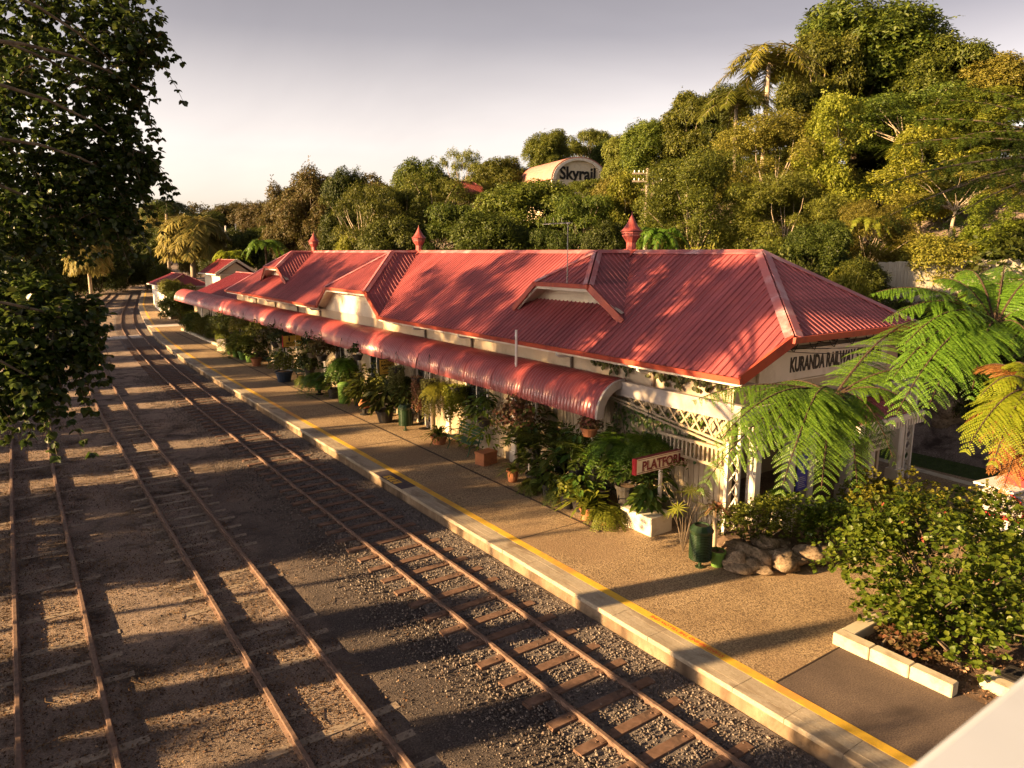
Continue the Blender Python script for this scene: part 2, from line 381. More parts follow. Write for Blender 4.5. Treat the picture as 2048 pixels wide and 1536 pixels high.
# ------------------------------------------------------------------ railway tracks
def two_mat(o, m2, test):
    o.data.materials.append(m2)
    for p in o.data.polygons:
        if test(p): p.material_index = 1
m_rust = mat('m_rust', [(.085, .055, .042), (.15, .095, .07), (.21, .135, .10)], scale=9, rough=.75, bump=.3, bscale=120, bdist=.003, spec=.4)
m_railtop = mat('m_railtop', [(.48, .39, .34), (.60, .51, .46)], scale=20, rough=.34, metal=.75, spec=.5)
m_sleeper = mat('m_sleeper', [(.10, .06, .042), (.17, .10, .07), (.22, .145, .105)], scale=6, rough=.85, bump=.3, bscale=80, bdist=.006, stain=(.07, .045, .035), stainscale=5)
m_sleeper_end = mat('m_sleeper_old', [(.22, .17, .13), (.32, .26, .20), (.16, .12, .09)], scale=9, rough=.9, bump=.4, bscale=90, bdist=.006)
RAIL = [(-.062, -.125), (.062, -.125), (.062, -.112), (.012, -.095), (.012, -.038), (.033, -.03), (.033, -.004), (.026, 0), (-.026, 0), (-.033, -.004), (-.033, -.03), (-.012, -.038), (-.012, -.095), (-.062, -.112)]
def rail(fx, y0, y1, parent):
    yy = np.concatenate([np.arange(y0, 60, 1.5), np.arange(60, y1, 3)]); n = len(RAIL); V = []; F = []
    for i, y in enumerate(yy):
        V += [(float(fx(y)) + a, y, b) for a, b in RAIL]
        if i: F += [((i - 1) * n + k, (i - 1) * n + (k + 1) % n, i * n + (k + 1) % n, i * n + k) for k in range(n)]
    F += [tuple(range(n - 1, -1, -1)), tuple((len(yy) - 1) * n + k for k in range(n))]
    o = MB().add(V, F).build('rail', m_rust, parent)
    two_mat(o, m_railtop, lambda p: p.normal.z > .75 and p.center.z > -.01)
    return o
def sleeper_mesh(L=2.15, wd=.22, h=.11):
    mb = MB()
    a, b = L / 2, wd / 2
    prof = [(-b, 0), (b, 0), (b * .8, h), (-b * .8, h)]
    V = [(x, y, z) for x in (-a, a) for y, z in prof]
    mb.add(V, [(0, 3, 2, 1), (4, 5, 6, 7), (0, 1, 5, 4), (1, 2, 6, 5), (2, 3, 7, 6), (3, 0, 4, 7)])
    for s in (-1, 1):
        for d in (-.14, .14): mb.lathe([(.02, h), (.02, h + .012), (.012, h + .016)], 6, (s * .575 + d, 0, 0))
        mb.box(s * .575 - .1, s * .575 + .1, -.07, .07, h + .001, h + .008)
    return mb
t1 = thing('railway_track', 'rusty railway track on grey ballast right beside the platform edge', 'railway track', (7.105, 0, -.12))
rail(lambda y: main_x(y) - .575, -25, 205, t1).location = (-7.105, 0, .12)
rail(lambda y: main_x(y) + .575, -25, 205, t1).location = (-7.105, 0, .12)
sl = sleeper_mesh().build('sleeper', m_sleeper, t1); me_sl = sl.data
yy = np.arange(3.0, 60, .66)
def put_sleeper(o, fx, y, z, base, jit=.02):
    sx = (float(fx(y + .3)) - float(fx(y - .3))) / .6
    o.location = (float(fx(y)) - base[0] + R.uniform(-jit, jit), y - base[1], z - base[2]); o.rotation_euler = (0, 0, -math.atan(sx) + R.uniform(-.012, .012))
for i, y in enumerate(yy):
    o = sl if i == 0 else sl.copy()
    if i: COL.objects.link(o); o.parent = t1
    put_sleeper(o, main_x, y, -.183, (7.105, 0, -.12))
mb = MB()
for y in np.concatenate([np.arange(60.3, 120, .7), np.arange(.4, 2.8, .66)]):
    x = float(main_x(y)); mb.box(x - 1.07, x + 1.07, y - .1, y + .1, -.19, -.092)
o = mb.build('sleeper', m_sleeper, t1); o.location = (-7.105, 0, .12); o['kind'] = 'stuff'
t2 = thing('railway_track', 'middle siding track of dull rusty rails sunk in the brown gravel', 'railway track', (3.325, 0, -.12))
rail(lambda y: two_x(y) - .565, -25, 205, t2).location = (-3.325, 0, .12)
rail(lambda y: two_x(y) + .565, -25, 205, t2).location = (-3.325, 0, .12)
s2o = None
me_s2 = sleeper_mesh(2.1, .2, .1).build('sleeper', m_sleeper_end, t2)
for i, y in enumerate(np.arange(6.6, 52, .72)):
    o = me_s2 if i == 0 else me_s2.copy()
    if i: COL.objects.link(o); o.parent = t2
    put_sleeper(o, two_x, y, -.228 + R.uniform(-.012, .012) + (.012 if 20 < y < 34 else 0), (3.325, 0, -.12), .06)
t3 = thing('railway_track', 'leftmost full siding track with rusty rails half buried in leaf litter', 'railway track', (0, 0, -.12))
rail(lambda y: three_x(y) - .565, -25, 150, t3).location = (0, 0, .12)
rail(lambda y: three_x(y) + .565, -25, 150, t3).location = (0, 0, .12)
me_s3 = sleeper_mesh(2.1, .21, .1).build('sleeper', m_sleeper_end, t3)
for i, y in enumerate([8.2, 9.4, 10.9, 12.9, 13.7, 14.6, 16.0, 17.5, 18.6, 19.6, 21.3, 22.5, 24.6, 26.4, 28, 31]):
    o = me_s3 if i == 0 else me_s3.copy()
    if i: COL.objects.link(o); o.parent = t3
    put_sleeper(o, three_x, y, -.222 + R.uniform(-.008, .008), (0, 0, -.12), .05)
t4 = thing('railway_track', 'overgrown siding track far left, glimpsed behind the overhanging leaves', 'railway track', (-4.3, 0, -.12))
rail(lambda y: four_x(y) - .565, 20, 150, t4).location = (4.3, 0, .12)
rail(lambda y: four_x(y) + .565, 20, 150, t4).location = (4.3, 0, .12)
# board crossing over the tracks
m_board = mat('m_board', [(.45, .40, .36), (.6, .55, .5), (.35, .3, .27)], scale=3, rough=.85, bump=.3, bscale=30, bdist=.01, stretch=(1, 6, 1))
mb = MB()
for k in range(5): mb.bbox(5.15 + k * .53, 5.63 + k * .53, 66.2, 68.4, -.12, -.03, .02)
mb.bbox(8.0, 8.8, 66.2, 68.4, -.12, -.02, .02)
tag(mb.build('crossing_boards', m_board), 'row of whitish boards laid as a foot crossing left of the curved track', 'crossing boards')
# ------------------------------------------------------------------ litter and dry grass
T_LIT = (np.array([(0, 0, 0), (.35, .28, .12), (1, 0, .1), (.4, -.3, .14)]), np.array([(0, 1, 2, 3)]))
m_lit = leafmat('m_litter', [(.06, .035, .022), (.12, .068, .04), (.22, .13, .075), (.34, .23, .14), (.09, .055, .035)], trans=.15, rough=.8, spec=.15, hue=.01)
n = 130000
X, Y = scatter_xy(n, -4, 5.8, 5, 38, 1.8)
d = np.minimum(abs(X + .015), np.minimum(abs(X - 3.3), 9)); ok = (bumpy(X * .7, Y * .7) + .25 * bumpy(X * 2, Y * 2) + NR.normal(0, .18, n) > np.where(X > 4.1, .32, -.02) - .25 * (d < 1.0) - .2 * sstep(2.6, 0, X))
X, Y = X[ok], Y[ok]; k = len(X)
tag(bake('fallen_leaves', T_LIT, np.stack([X, Y, terrain(X, Y) + NR.uniform(.0, .02, k)], 1), frames(NR.normal(0, .55, (k, 3)) + [0, 0, 1]), NR.uniform(.018, .062, k), m_lit), kind='stuff')
T_BLADE = (np.array([(0, -.02, 0), (0, .02, 0), (.5, .016, .06), (.5, -.016, .06), (1, 0, -.05), (1, 0, -.05)]), np.array([(0, 1, 2, 3), (3, 2, 4, 5)]))
T_BLADE = (np.array([(0, -.03, 0), (0, .03, 0), (1, .004, 0), (1, -.004, 0)]), np.array([(0, 1, 2, 3)]))
def grass(name, X, Y, blades, h, m, lean=.7, zoff=0, zf=terrain):
    n = len(X); X = np.repeat(X, blades); Y = np.repeat(Y, blades); k = len(X)
    X = X + NR.normal(0, .05, k); Y = Y + NR.normal(0, .05, k)
    A = NR.normal(0, lean, (k, 3)); A[:, 2] = 1; N = NR.normal(size=(k, 3)); A /= np.linalg.norm(A, axis=1, keepdims=True)
    N -= A * (N * A).sum(1, keepdims=True)
    s = h * NR.uniform(.4, 1.2, k)
    return tag(bake(name, T_BLADE, np.stack([X, Y, zf(X, Y) + zoff], 1), frames(N, A), np.stack([s, s * 1.3, s], 1), m), kind='stuff')
m_dry = leafmat('m_dry_grass', [(.16, .10, .045), (.30, .20, .09), (.42, .30, .14), (.24, .17, .07)], trans=.3, hue=.01)
X, Y = scatter_xy(5200, -3.6, 5.2, 6, 46, 1.3)
ok = (bumpy(X * .8 + 4, Y * .8) + NR.normal(0, .15, len(X)) > np.where(X > 4.2, .5, .12)); X, Y = X[ok], Y[ok]
grass('dry_grass', X, Y, 9, .085, m_dry, 1.3)
m_twig = mat('m_twig', [(.12, .075, .045), (.25, .17, .1)], scale=5, rough=.9)
mb = MB()
for i in range(90):
    x = R.uniform(-2.6, 4.8); y = 6.5 + 16 * R.random() ** 1.5; a = R.uniform(0, 6.28); L = R.uniform(.15, .55)
    p = [Vector((x, y, 0)), Vector((x + math.cos(a) * L * .5, y + math.sin(a) * L * .5, 0)), Vector((x + math.cos(a + .5) * L, y + math.sin(a + .5) * L, 0))]
    for j, q in enumerate(p): q.z = float(terrain(q.x, q.y)) + .012 + .02 * (j == 1)
    mb.tube(p, [.007, .006, .003], 5)
tag(mb.build('fallen_twigs', m_twig), kind='stuff')
# ------------------------------------------------------------------ platform
m_pave = mat('m_pave', [(.29, .205, .115), (.37, .27, .155), (.45, .335, .20)], scale=.7, rough=.9, bump=.9, bscale=34, bdist=.025, fine=(.10, .065, .04), finescale=34, finefac=1.0, stain=(.25, .17, .10), stainscale=.35)
m_asph = mat('m_asph', [(.10, .075, .06), (.14, .105, .085), (.18, .135, .105)], scale=1.2, rough=.92, bump=.4, bscale=110, bdist=.008, fine=(.05, .038, .034), finescale=45, finefac=.8)
m_cope = mat('m_cope', [(.30, .25, .18), (.42, .36, .27), (.34, .30, .23)], scale=1.3, rough=.85, bump=.3, bscale=60, bdist=.006, fine=(.2, .16, .11), finescale=30, finefac=.35, stain=(.2, .15, .10), stainscale=1.6, stretch=(1.6, .5, 1))
m_face = mat('m_face', [(.09, .06, .038), (.21, .15, .095), (.33, .25, .165)], scale=1.6, rough=.92, bump=.6, bscale=18, bdist=.02, stain=(.06, .042, .028), stainscale=1.4, stretch=(1, .8, .35))
m_yel = mat('m_yellow_paint', [(.62, .36, .03), (.72, .45, .035), (.55, .30, .05)], scale=2.2, rough=.7, bump=.2, bscale=80, bdist=.004, stain=(.55, .25, .07), stainscale=.5, fine=(.35, .22, .09), finescale=50, finefac=.3)
E = edge_x
ANN = []
PX1 = lambda y: np.full_like(np.asarray(y, float), 23.2) if np.ndim(y) else (23.2 if y < 62 else float(E(y)) + 14)
strip('platform_paving', lambda y: E(y) + .69, PX1, 6.06, 140, .25, m_pave)
strip('platform_asphalt', lambda y: E(y) + .69, PX1, -25, 6.055, .246, m_asph)
mb = MB(); solid_strip(mb, lambda y: E(y) + .505, lambda y: E(y) + .688, -25, 138, .10, .252); tag(mb.build('yellow_line', m_yel), kind='structure')
mb = MB(); solid_strip(mb, lambda y: E(y) + .06, lambda y: E(y) + .5, -25, 140, -.35, .168, .8); tag(mb.build('platform_face', m_face), kind='structure')
# coping in blocks with fine joints; top has two grooves
mb = MB(); y = -24.0
while y < 138:
    L = .92 if y < 60 else 3.2
    y1 = y + L - .008
    for a, b in ((0.0, .165), (.172, .335), (.342, .50)):
        dx = R.uniform(-.006, .006) if a == 0 else 0; zz = .25 + R.uniform(-.002, .002)
        V = [(float(E(yy_)) + o_, yy_, z_) for yy_ in (y, y1) for o_, z_ in ((a + dx, .17), (b, .17), (b, zz), (a + dx + .012 * (a == 0), zz), (a + dx, zz - .012))]
        mb.add(V, [(0, 4, 3, 2, 1), (5, 6, 7, 8, 9)] + [(i, (i + 1) % 5, 5 + (i + 1) % 5, 5 + i) for i in range(5)])
    y += L
tag(mb.build('platform_coping', m_cope), kind='structure')
m_soil = mat('m_soil', [(.06, .04, .028), (.13, .085, .055), (.19, .13, .09)], scale=3, rough=.95, bump=.8, bscale=30, bdist=.03)
m_dark = mat('m_dark', [(.012, .011, .01), (.03, .026, .024)], scale=2, rough=.8)
m_darkpaint = mat('m_dark_paint', [(.045, .035, .045), (.075, .06, .07)], scale=4, rough=.75, stain=(.11, .09, .08), stainscale=2)
m_pitch = mat('m_joint', [(.035, .025, .02), (.06, .04, .03)], scale=4, rough=.8)
# seams of the paving
for k, (y0, xx0, xx1) in enumerate([(6.058, 9.37, 12.0), (13.1, 9.37, 12.0), (23.0, 9.37, 12.2), (33.5, 9.37, 12.2)]):
    tag(MB().box(xx0, xx1, y0 - .012, y0 + .012, .245, .2535).build('paving_joint', m_pitch), kind='structure')
tag(MB().box(11.25, 11.33, 12.3, 66, .245, .2535).build('paving_joint', m_pitch), kind='structure')
def text_mesh(s, size, ext=.004, bold=0.0, sx=1.0, align='CENTER', shear=0.0, space=1.0):
    cu = bpy.data.curves.new('lettering', 'FONT'); cu.body = s; cu.size = size; cu.extrude = ext; cu.offset = bold
    cu.align_x = align; cu.align_y = 'CENTER'; cu.shear = shear; cu.space_character = space; cu.resolution_u = 3; cu.fill_mode = 'BOTH'
    o = bpy.data.objects.new('lettering_curve', cu); COL.objects.link(o)
    bpy.context.view_layer.update()
    me = bpy.data.meshes.new_from_object(o.evaluated_get(bpy.context.evaluated_depsgraph_get()))
    bpy.data.objects.remove(o); bpy.data.curves.remove(cu)
    for v in me.vertices: v.co.x *= sx
    return me
def text(s, size, m, loc, rot, parent=None, name='lettering', **k):
    me = text_mesh(s, size, **k); me.name = name; me.materials.clear()
    o = link(name, me, m, parent); o.location = loc; o.rotation_euler = rot
    return o
m_red_p = mat('m_red_paint', [(.55, .09, .03), (.65, .14, .04)], scale=20, rough=.7)
o = text('STAND BEHIND THE YELLOW LINE', .105, m_red_p, (9.282, 7.85, .2535), (0, 0, PI / 2), ext=.0008, sx=1.02, bold=.003); o.name = 'painted_lettering'; tag(o, 'faded red lettering painted along the yellow platform line', 'painted words')
# dark painted stop mark with two yellow number squares
pm = thing('stop_mark', 'dark painted patch with two yellow number squares on the platform coping', 'stop marking', (8.9, 18.95, .252))
MB().box(-.2, .275, -.95, .95, .0005, .004).build('dark_patch', m_darkpaint, pm)
for k, (ch, yo) in enumerate((('5', .22), ('2', -.22))):
    q = MB().box(-.155, .1, yo - .19, yo + .19, .0045, .0075).build('number_square', m_yel, pm)
    text(ch, .30, m_darkpaint, (-.03, yo, .0078), (0, 0, PI / 2), q, ext=.0008, bold=.006, name='digit')
# pale ramp of boards across the platform near its far end
tag(MB().bbox(10.25, 13.6, 71.2, 73.6, .2505, .275, .02).build('ramp_mat', m_board), 'pale metal ramp plate lying across the far part of the platform', 'ramp plate')
# ------------------------------------------------------------------ station building
m_roof = mat('m_roof', [(.28, .062, .066), (.36, .086, .084), (.31, .07, .073)], scale=.6, rough=.36, spec=.5, bump=.04, bscale=6, bdist=.01, fine=(.22, .06, .06), finescale=14, finefac=.3, stain=(.26, .062, .066), stainscale=.45)
# sheets of slightly different fading, with long weather streaks
nt = m_roof.node_tree; pb = [n_ for n_ in nt.nodes if n_.type == 'BSDF_PRINCIPLED'][0]; src = pb.inputs['Base Color'].links[0].from_socket
tcg = nt.nodes.new('ShaderNodeTexCoord'); sx_ = nt.nodes.new('ShaderNodeSeparateXYZ'); nt.links.new(tcg.outputs['Object'], sx_.inputs[0])
dv_ = nt.nodes.new('ShaderNodeMath'); dv_.operation = 'DIVIDE'; dv_.inputs[1].default_value = .8; nt.links.new(sx_.outputs[1], dv_.inputs[0])
fl_ = nt.nodes.new('ShaderNodeMath'); fl_.operation = 'FLOOR'; nt.links.new(dv_.outputs[0], fl_.inputs[0])
wn = nt.nodes.new('ShaderNodeTexWhiteNoise'); wn.noise_dimensions = '1D'; nt.links.new(fl_.outputs[0], wn.inputs['W'])
c_ = _mix(nt, 1.0, src, _ramp(nt, [(.80, .80, .84), (1.14, 1.18, 1.2)], wn.outputs['Value'], 0, 1).outputs[0], 'MULTIPLY')
mp_ = nt.nodes.new('ShaderNodeMapping'); mp_.inputs['Scale'].default_value = (.35, 7, .35); nt.links.new(tcg.outputs['Object'], mp_.inputs[0])
st_ = _noise(nt, mp_.outputs[0], 1.0, 5, .65); c_ = _mix(nt, 1.0, c_, _ramp(nt, [(.72, .70, .72), (1, 1, 1), (1.12, 1.2, 1.24)], st_.outputs[0], .34, .70).outputs[0], 'MULTIPLY')
nt.links.new(c_, pb.inputs['Base Color'])
rg_ = _noise(nt, tcg.outputs['Object'], 2.2, 5, .6); mrg = nt.nodes.new('ShaderNodeMapRange'); mrg.inputs[3].default_value = .24; mrg.inputs[4].default_value = .55; nt.links.new(rg_.outputs[0], mrg.inputs[0]); nt.links.new(mrg.outputs[0], pb.inputs['Roughness'])
m_rooftrim = mat('m_rooftrim', [(.27, .06, .055), (.33, .08, .068)], scale=2, rough=.4, spec=.5, stain=(.25, .04, .035), stainscale=1.5)
m_cap = mat('m_cap', [(.36, .10, .10), (.42, .14, .14)], scale=1.5, rough=.3, spec=.55, stain=(.5, .3, .3), stainscale=1.2)  # lighter than the roof; pale pink patches put reflected sheen into the colour
m_gut = mat('m_gutter', [(.42, .075, .035), (.36, .06, .035)], scale=1.5, rough=.45, spec=.4, stain=(.24, .04, .03), stainscale=2.2)
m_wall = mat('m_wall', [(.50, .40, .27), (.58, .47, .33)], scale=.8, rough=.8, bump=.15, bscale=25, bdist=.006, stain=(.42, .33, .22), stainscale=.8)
m_cream = mat('m_cream', [(.62, .55, .42), (.70, .62, .48)], scale=1.5, rough=.7, bump=.1, bscale=30, bdist=.004, stain=(.52, .44, .32), stainscale=1.5)
m_white = mat('m_white', [(.66, .60, .50), (.74, .68, .58)], scale=1.5, rough=.6, bump=.1, bscale=30, bdist=.004, stain=(.56, .49, .39), stainscale=1.8)
m_fascia = mat('m_fascia', [(.34, .31, .29), (.42, .38, .35)], scale=1.5, rough=.7, stain=(.28, .24, .21), stainscale=1.5)
m_pipe = mat('m_pipe', [(.16, .12, .09), (.22, .17, .13)], scale=3, rough=.6)
m_pvc = mat('m_pvc', [(.7, .68, .64), (.78, .75, .70)], scale=3, rough=.5)
m_glass = mat('m_glass', [(.015, .02, .02), (.03, .035, .035)], scale=2, rough=.08, spec=.8)
m_green = mat('m_green_paint', [(.02, .08, .03), (.035, .12, .045)], scale=4, rough=.45, spec=.5, stain=(.02, .05, .02), stainscale=4)
m_black = mat('m_black', [(.012, .011, .01), (.02, .018, .017)], scale=3, rough=.5)
EX, EZ, RX, RZ = 12.9, 4.27, 16.9, 7.0
SL = (RZ - EZ) / (RX - EX)
FEX = 2 * RX - EX
GY, HY, RY0, RY1, FY = 9.72, 9.32, 12.3, 51.4, 54.4      # gable line, half-hip eave, ridge ends, far eave
HZ = 5.13; HX = EX + (HZ - EZ) / SL
st = thing('station_building', 'long station building with red ribbed metal roof, roof vents and cream walls beside the platform', 'station', (RX, 32, .25))
def corr(mb, O, U, V, u0, u1, f0, f1, pitch=.2, h=.028, lift=.004):
    """ribbed sheet: u runs along the eave, v up the slope between f0(u) and f1(u)"""
    O, U, V = Vector(O), Vector(U).normalized(), Vector(V).normalized(); N = U.cross(V).normalized()
    if N.z < 0: N = -N
    us = []; u = math.floor(u0 / pitch) * pitch
    while u < u1 + pitch:
        for du, hh in ((0, 0), (.62, 0), (.70, 1), (.90, 1), (.98, 0)):
            q = u + du * pitch
            if u0 <= q <= u1: us.append((q, hh * h))
        u += pitch
    us = [(u0, 0)] + us + [(u1, 0)]
    prev = None
    for q, hh in us:
        a, b = f0(q), f1(q)
        if b < a: a = b = (a + b) / 2
        p = [O + U * q + V * a + N * (hh + lift), O + U * q + V * b + N * (hh + lift)]
        if prev is not None:
            if (U.cross(V)).z > 0: mb.add([prev[0], p[0], p[1], prev[1]], [(0, 1, 2, 3)])
            else: mb.add([prev[0], prev[1], p[1], p[0]], [(0, 1, 2, 3)])
        prev = p
    return mb
def lin(*pts):
    xs_ = [p[0] for p in pts]; ys_ = [p[1] for p in pts]
    return lambda u: float(np.interp(u, xs_, ys_))
SLEN = math.hypot(RX - EX, RZ - EZ); HLEN = SLEN * (HZ - EZ) / (RZ - EZ)
D2, D1, D3 = 32.17, 47.0, 17.33
Vf = Vector((RX - EX, 0, RZ - EZ))
def tops(y): # upper limit along the slope in the near half-hip and the far hip
    return lin((HY, HLEN), (RY0, SLEN), (RY1, SLEN), (FY, 0))(y)
def lows(y):
    d = abs(y - D2)
    return max(0, SLEN * (1 - d / 3.75)) if y > GY else (HLEN * (GY - y) / (GY - HY) if y < GY else 0)
mb = MB()
corr(mb, (EX, 0, EZ), (0, 1, 0), Vf, HY, GY, lows, tops)
corr(mb, (EX, 0, EZ), (0, 1, 0), Vf, GY, D2 - 3.75, lambda u: 0, tops)
corr(mb, (EX, 0, EZ), (0, 1, 0), Vf, D2 - 3.75, D2, lows, tops)
corr(mb, (EX, 0, EZ), (0, 1, 0), Vf, D2, D2 + 3.75, lows, tops)
corr(mb, (EX, 0, EZ), (0, 1, 0), Vf, D2 + 3.75, FY, lambda u: 0, tops)
corr(mb, (FEX, 0, EZ), (0, 1, 0), (EX - RX, 0, RZ - EZ), GY, FY, lambda u: 0, tops)
Vh = Vector((0, RY0 - HY, RZ - HZ)); VL = Vh.length
hw = RX - HX
corr(mb, (RX, HY, HZ), (1, 0, 0), Vh, -hw, hw, lambda u: 0, lambda u: VL * (1 - abs(u) / hw))
Vk = Vector((0, RY1 - FY, RZ - EZ)); KL = Vk.length; kw = RX - EX
corr(mb, (RX, FY, EZ), (1, 0, 0), Vk, -kw, kw, lambda u: 0, lambda u: KL * (1 - abs(u) / kw))
roof = mb.build('roof', m_roof, st, world=True)
def cap(mb, p, q, nrm, w=.19, t=.02):
    """folded ridge or hip capping"""
    p, q = Vector(p), Vector(q); d = (q - p).normalized()
    for n_ in nrm:
        n_ = Vector(n_).normalized(); s = d.cross(n_).normalized()
        if s.z > 0: s = -s
        a = [p + n_ * (.045 + t), q + n_ * (.045 + t), q + s * w + n_ * (.04 + t), p + s * w + n_ * (.04 + t)]
        mb.slab(a if (a[1] - a[0]).cross(a[3] - a[0]).dot(n_) > 0 else a[::-1], n_, t)
nF = Vector((-(RZ - EZ), 0, RX - EX)); nB = Vector((RZ - EZ, 0, RX - EX)); nH = Vector((0, -(RZ - HZ), RY0 - HY)); nK = Vector((0, (RZ - EZ), FY - RY1))
mb = MB()
cap(mb, (RX, RY0, RZ), (RX, RY1, RZ), (nF, nB), .2)
cap(mb, (HX, HY, HZ), (RX, RY0, RZ), (nF, nH), .2); cap(mb, (2 * RX - HX, HY, HZ), (RX, RY0, RZ), (nB, nH), .2)
cap(mb, (EX, FY, EZ), (RX, RY1, RZ), (nF, nK), .18); cap(mb, (FEX, FY, EZ), (RX, RY1, RZ), (nB, nK), .18)
mb.build('ridge_capping', m_cap, roof).location = Vector((0, 0, 0))
# dormers
def dormer(yc, footw, footz, hipw, hipz, hipx, footx, ridgex, wallx, name):
    d = link(name, bpy.data.meshes.new(name), None, st)
    bpy.data.objects.remove(d)
    mb = MB(); s_len = math.hypot(footw, RZ - footz)
    for sg in (-1, 1):
        # u along X from the face to the main ridge, v up the dormer slope measured from foot level
        V = Vector((0, -sg * footw, RZ - footz)); hl = s_len * (hipz - footz) / (RZ - footz)
        lo_ = lin((footx, 0), (RX, s_len)); hi_ = lin((hipx, hl), (ridgex, s_len), (RX, s_len))
        lo2 = (lambda u: lo_(u) if u >= footx else hl * (footx - u) / max(1e-6, footx - hipx))
        corr(mb, (0, yc + sg * footw, footz), (1, 0, 0), V, min(hipx, footx), RX, lo2, hi_, pitch=.2)
    V = Vector((ridgex - hipx, 0, RZ - hipz)); vl = V.length
    corr(mb, (hipx, yc, hipz), (0, 1, 0), V, -hipw, hipw, lambda u: 0, lambda u: vl * (1 - abs(u) / hipw))
    r = mb.build(name, m_roof, st, world=True)
    nS = [Vector((0, sg * (RZ - footz), footw)) for sg in (-1, 1)]; nf_ = Vector((-(RZ - hipz), 0, ridgex - hipx))
    mb = MB()
    cap(mb, (ridgex, yc, RZ + .004), (RX, yc, RZ + .004), nS, .16)
    for sg, ns in ((-1, nS[0]), (1, nS[1])): cap(mb, (hipx, yc + sg * hipw, hipz), (ridgex, yc, RZ), (nf_, ns), .15)
    mb.build('ridge_capping', m_cap, r)
    # barge boards and hip gutter
    mb = MB()
    for sg in (-1, 1):
        a = Vector((hipx - .02, yc + sg * (hipw + .02), hipz - .06)); b = Vector((min(footx, hipx + .1) - .02, yc + sg * (footw + .03), footz - .03))
        mb.beam(a, b, .05, .2, up=(0, -sg * .6, .8))
    mb.beam((hipx - .03, yc - hipw - .05, hipz - .05), (hipx - .03, yc + hipw + .05, hipz - .05), .1, .13)
    mb.build('barge_board', m_gut, r)
    mb = MB()
    for sg in (-1, 1):
        a = Vector((hipx + .04, yc + sg * (hipw - .03), hipz - .17)); b = Vector((min(footx, hipx + .1) + .04, yc + sg * (footw - .12), footz - .02))
        mb.beam(a, b, .04, .09, up=(0, -sg * .6, .8))
    mb.beam((hipx + .05, yc - hipw, hipz - .16), (hipx + .05, yc + hipw, hipz - .16), .04, .09)
    mb.build('barge_trim', m_white, r)
    # wall set back under the hood
    mb = MB(); k = (footw - hipw) / (hipz - footz)
    zb = (EZ + (wallx - EX) * SL - .15) if name == 'dormer_roof' else footz - .25
    poly = [(yc - hipw - k * (hipz - zb) + .12, zb), (yc + hipw + k * (hipz - zb) - .12, zb), (yc + hipw - .06, hipz - .02), (yc - hipw + .06, hipz - .02)]
    mb.prism(poly, 'x', wallx, wallx + .1)
    for sg in (-1, 1): # lining of the hood
        mb.add([(hipx + .06, yc + sg * (hipw - .05), hipz - .09), (wallx + .02, yc + sg * (hipw - .05), hipz - .09), (wallx + .02, yc + sg * (hipw + k * (hipz - zb) - .1), zb + .02), (min(footx, hipx + .1) + .06, yc + sg * (footw - .1), max(footz, zb) - .02)], [(0, 1, 2, 3)])
    mb.add([(hipx + .06, yc - hipw + .05, hipz - .085), (hipx + .06, yc + hipw - .05, hipz - .085), (wallx + .02, yc + hipw - .05, hipz - .085), (wallx + .02, yc - hipw + .05, hipz - .085)], [(0, 1, 2, 3)])
    mb.build('dormer_wall', m_cream, r)
    return r
dormer(D3, 2.65, 5.07, 1.3, 6.03, 13.95, 14.06, 15.43, 14.6, 'dormer_roof')
dormer(D1, 2.65, 5.07, 1.3, 6.03, 13.95, 14.06, 15.43, 14.6, 'dormer_roof')
dormer(D2, 3.73, 4.29, 2.43, 5.26, 12.9, 12.9, 15.43, 13.41, 'gable_roof')
# vents on the ridge
def vent(yc):
    mb = MB(); q_ = lambda P_: [(r_ * .86, z_ if z_ < 7 else 7 + (z_ - 7) * .69) for r_, z_ in P_]
    mb.lathe(q_([(.19, 6.55), (.19, 7.42), (.2, 7.43), (.34, 7.70), (.36, 7.71), (.36, 7.78), (.31, 7.785), (.31, 7.82), (.38, 7.83), (.38, 7.91), (.30, 7.915)]), 10, (RX, yc, 0), .3)
    mb.lathe(q_([(.42, 7.93), (.43, 7.945), (.36, 8.01), (.25, 8.17), (.15, 8.37), (.075, 8.56), (.03, 8.68), (.012, 8.75), (.008, 8.86)]), 20, (RX, yc, 0))
    o = mb.build('roof_vent', m_rooftrim, st, world=True, smooth=False)
    mb = MB(); mb.lathe(q_([(.27, 7.79), (.27, 7.925)]), 12, (RX, yc, 0)); k = mb.build('vent_throat', m_black, o)
    mb = MB(); mb.slab([(RX - .42, yc - .3, RZ - .20), (RX - .02, yc - .3, RZ + .08), (RX - .02, yc + .3, RZ + .08), (RX - .42, yc + .3, RZ - .20)][::-1], nF, .02); mb.build('vent_flashing', m_rooftrim, o)
for yc in (D3, D2, D1): vent(yc)
# gutters, barges at the end gable
mb = MB()
for a, b in ((GY - .05, D2 - 3.72), (D2 + 3.72, FY)):
    mb.prism([(EX - .10, EZ - .12), (EX + .03, EZ - .12), (EX + .03, EZ + .0), (EX - .12, EZ + .012)], 'y', a, b)
    mb.box(FEX - .03, FEX + .11, a, b, EZ - .12, EZ)
mb.prism([(FY - .02, EZ - .12), (FY + .1, EZ - .12), (FY + .12, EZ + .01), (FY - .02, EZ)], 'x', EX - .1, FEX + .1)
mb.build('gutter', m_gut, st, world=True)
mb = MB()
mb.prism([(HY - .1, HZ - .13), (HY + .03, HZ - .13), (HY + .03, HZ), (HY - .12, HZ + .012)], 'x', HX - .12, 2 * RX - HX + .12)
for sx_ in (1, -1):
    P = lambda x, y, z: (RX + sx_ * (x - RX), y, z)
    mb.beam(P(HX - .03, HY - .02, HZ - .05), P(EX - .03, GY - .02, EZ - .03), .07, .24, up=(.5 * -sx_, 0, .8))
mb.build('barge_board', m_gut, st, world=True)
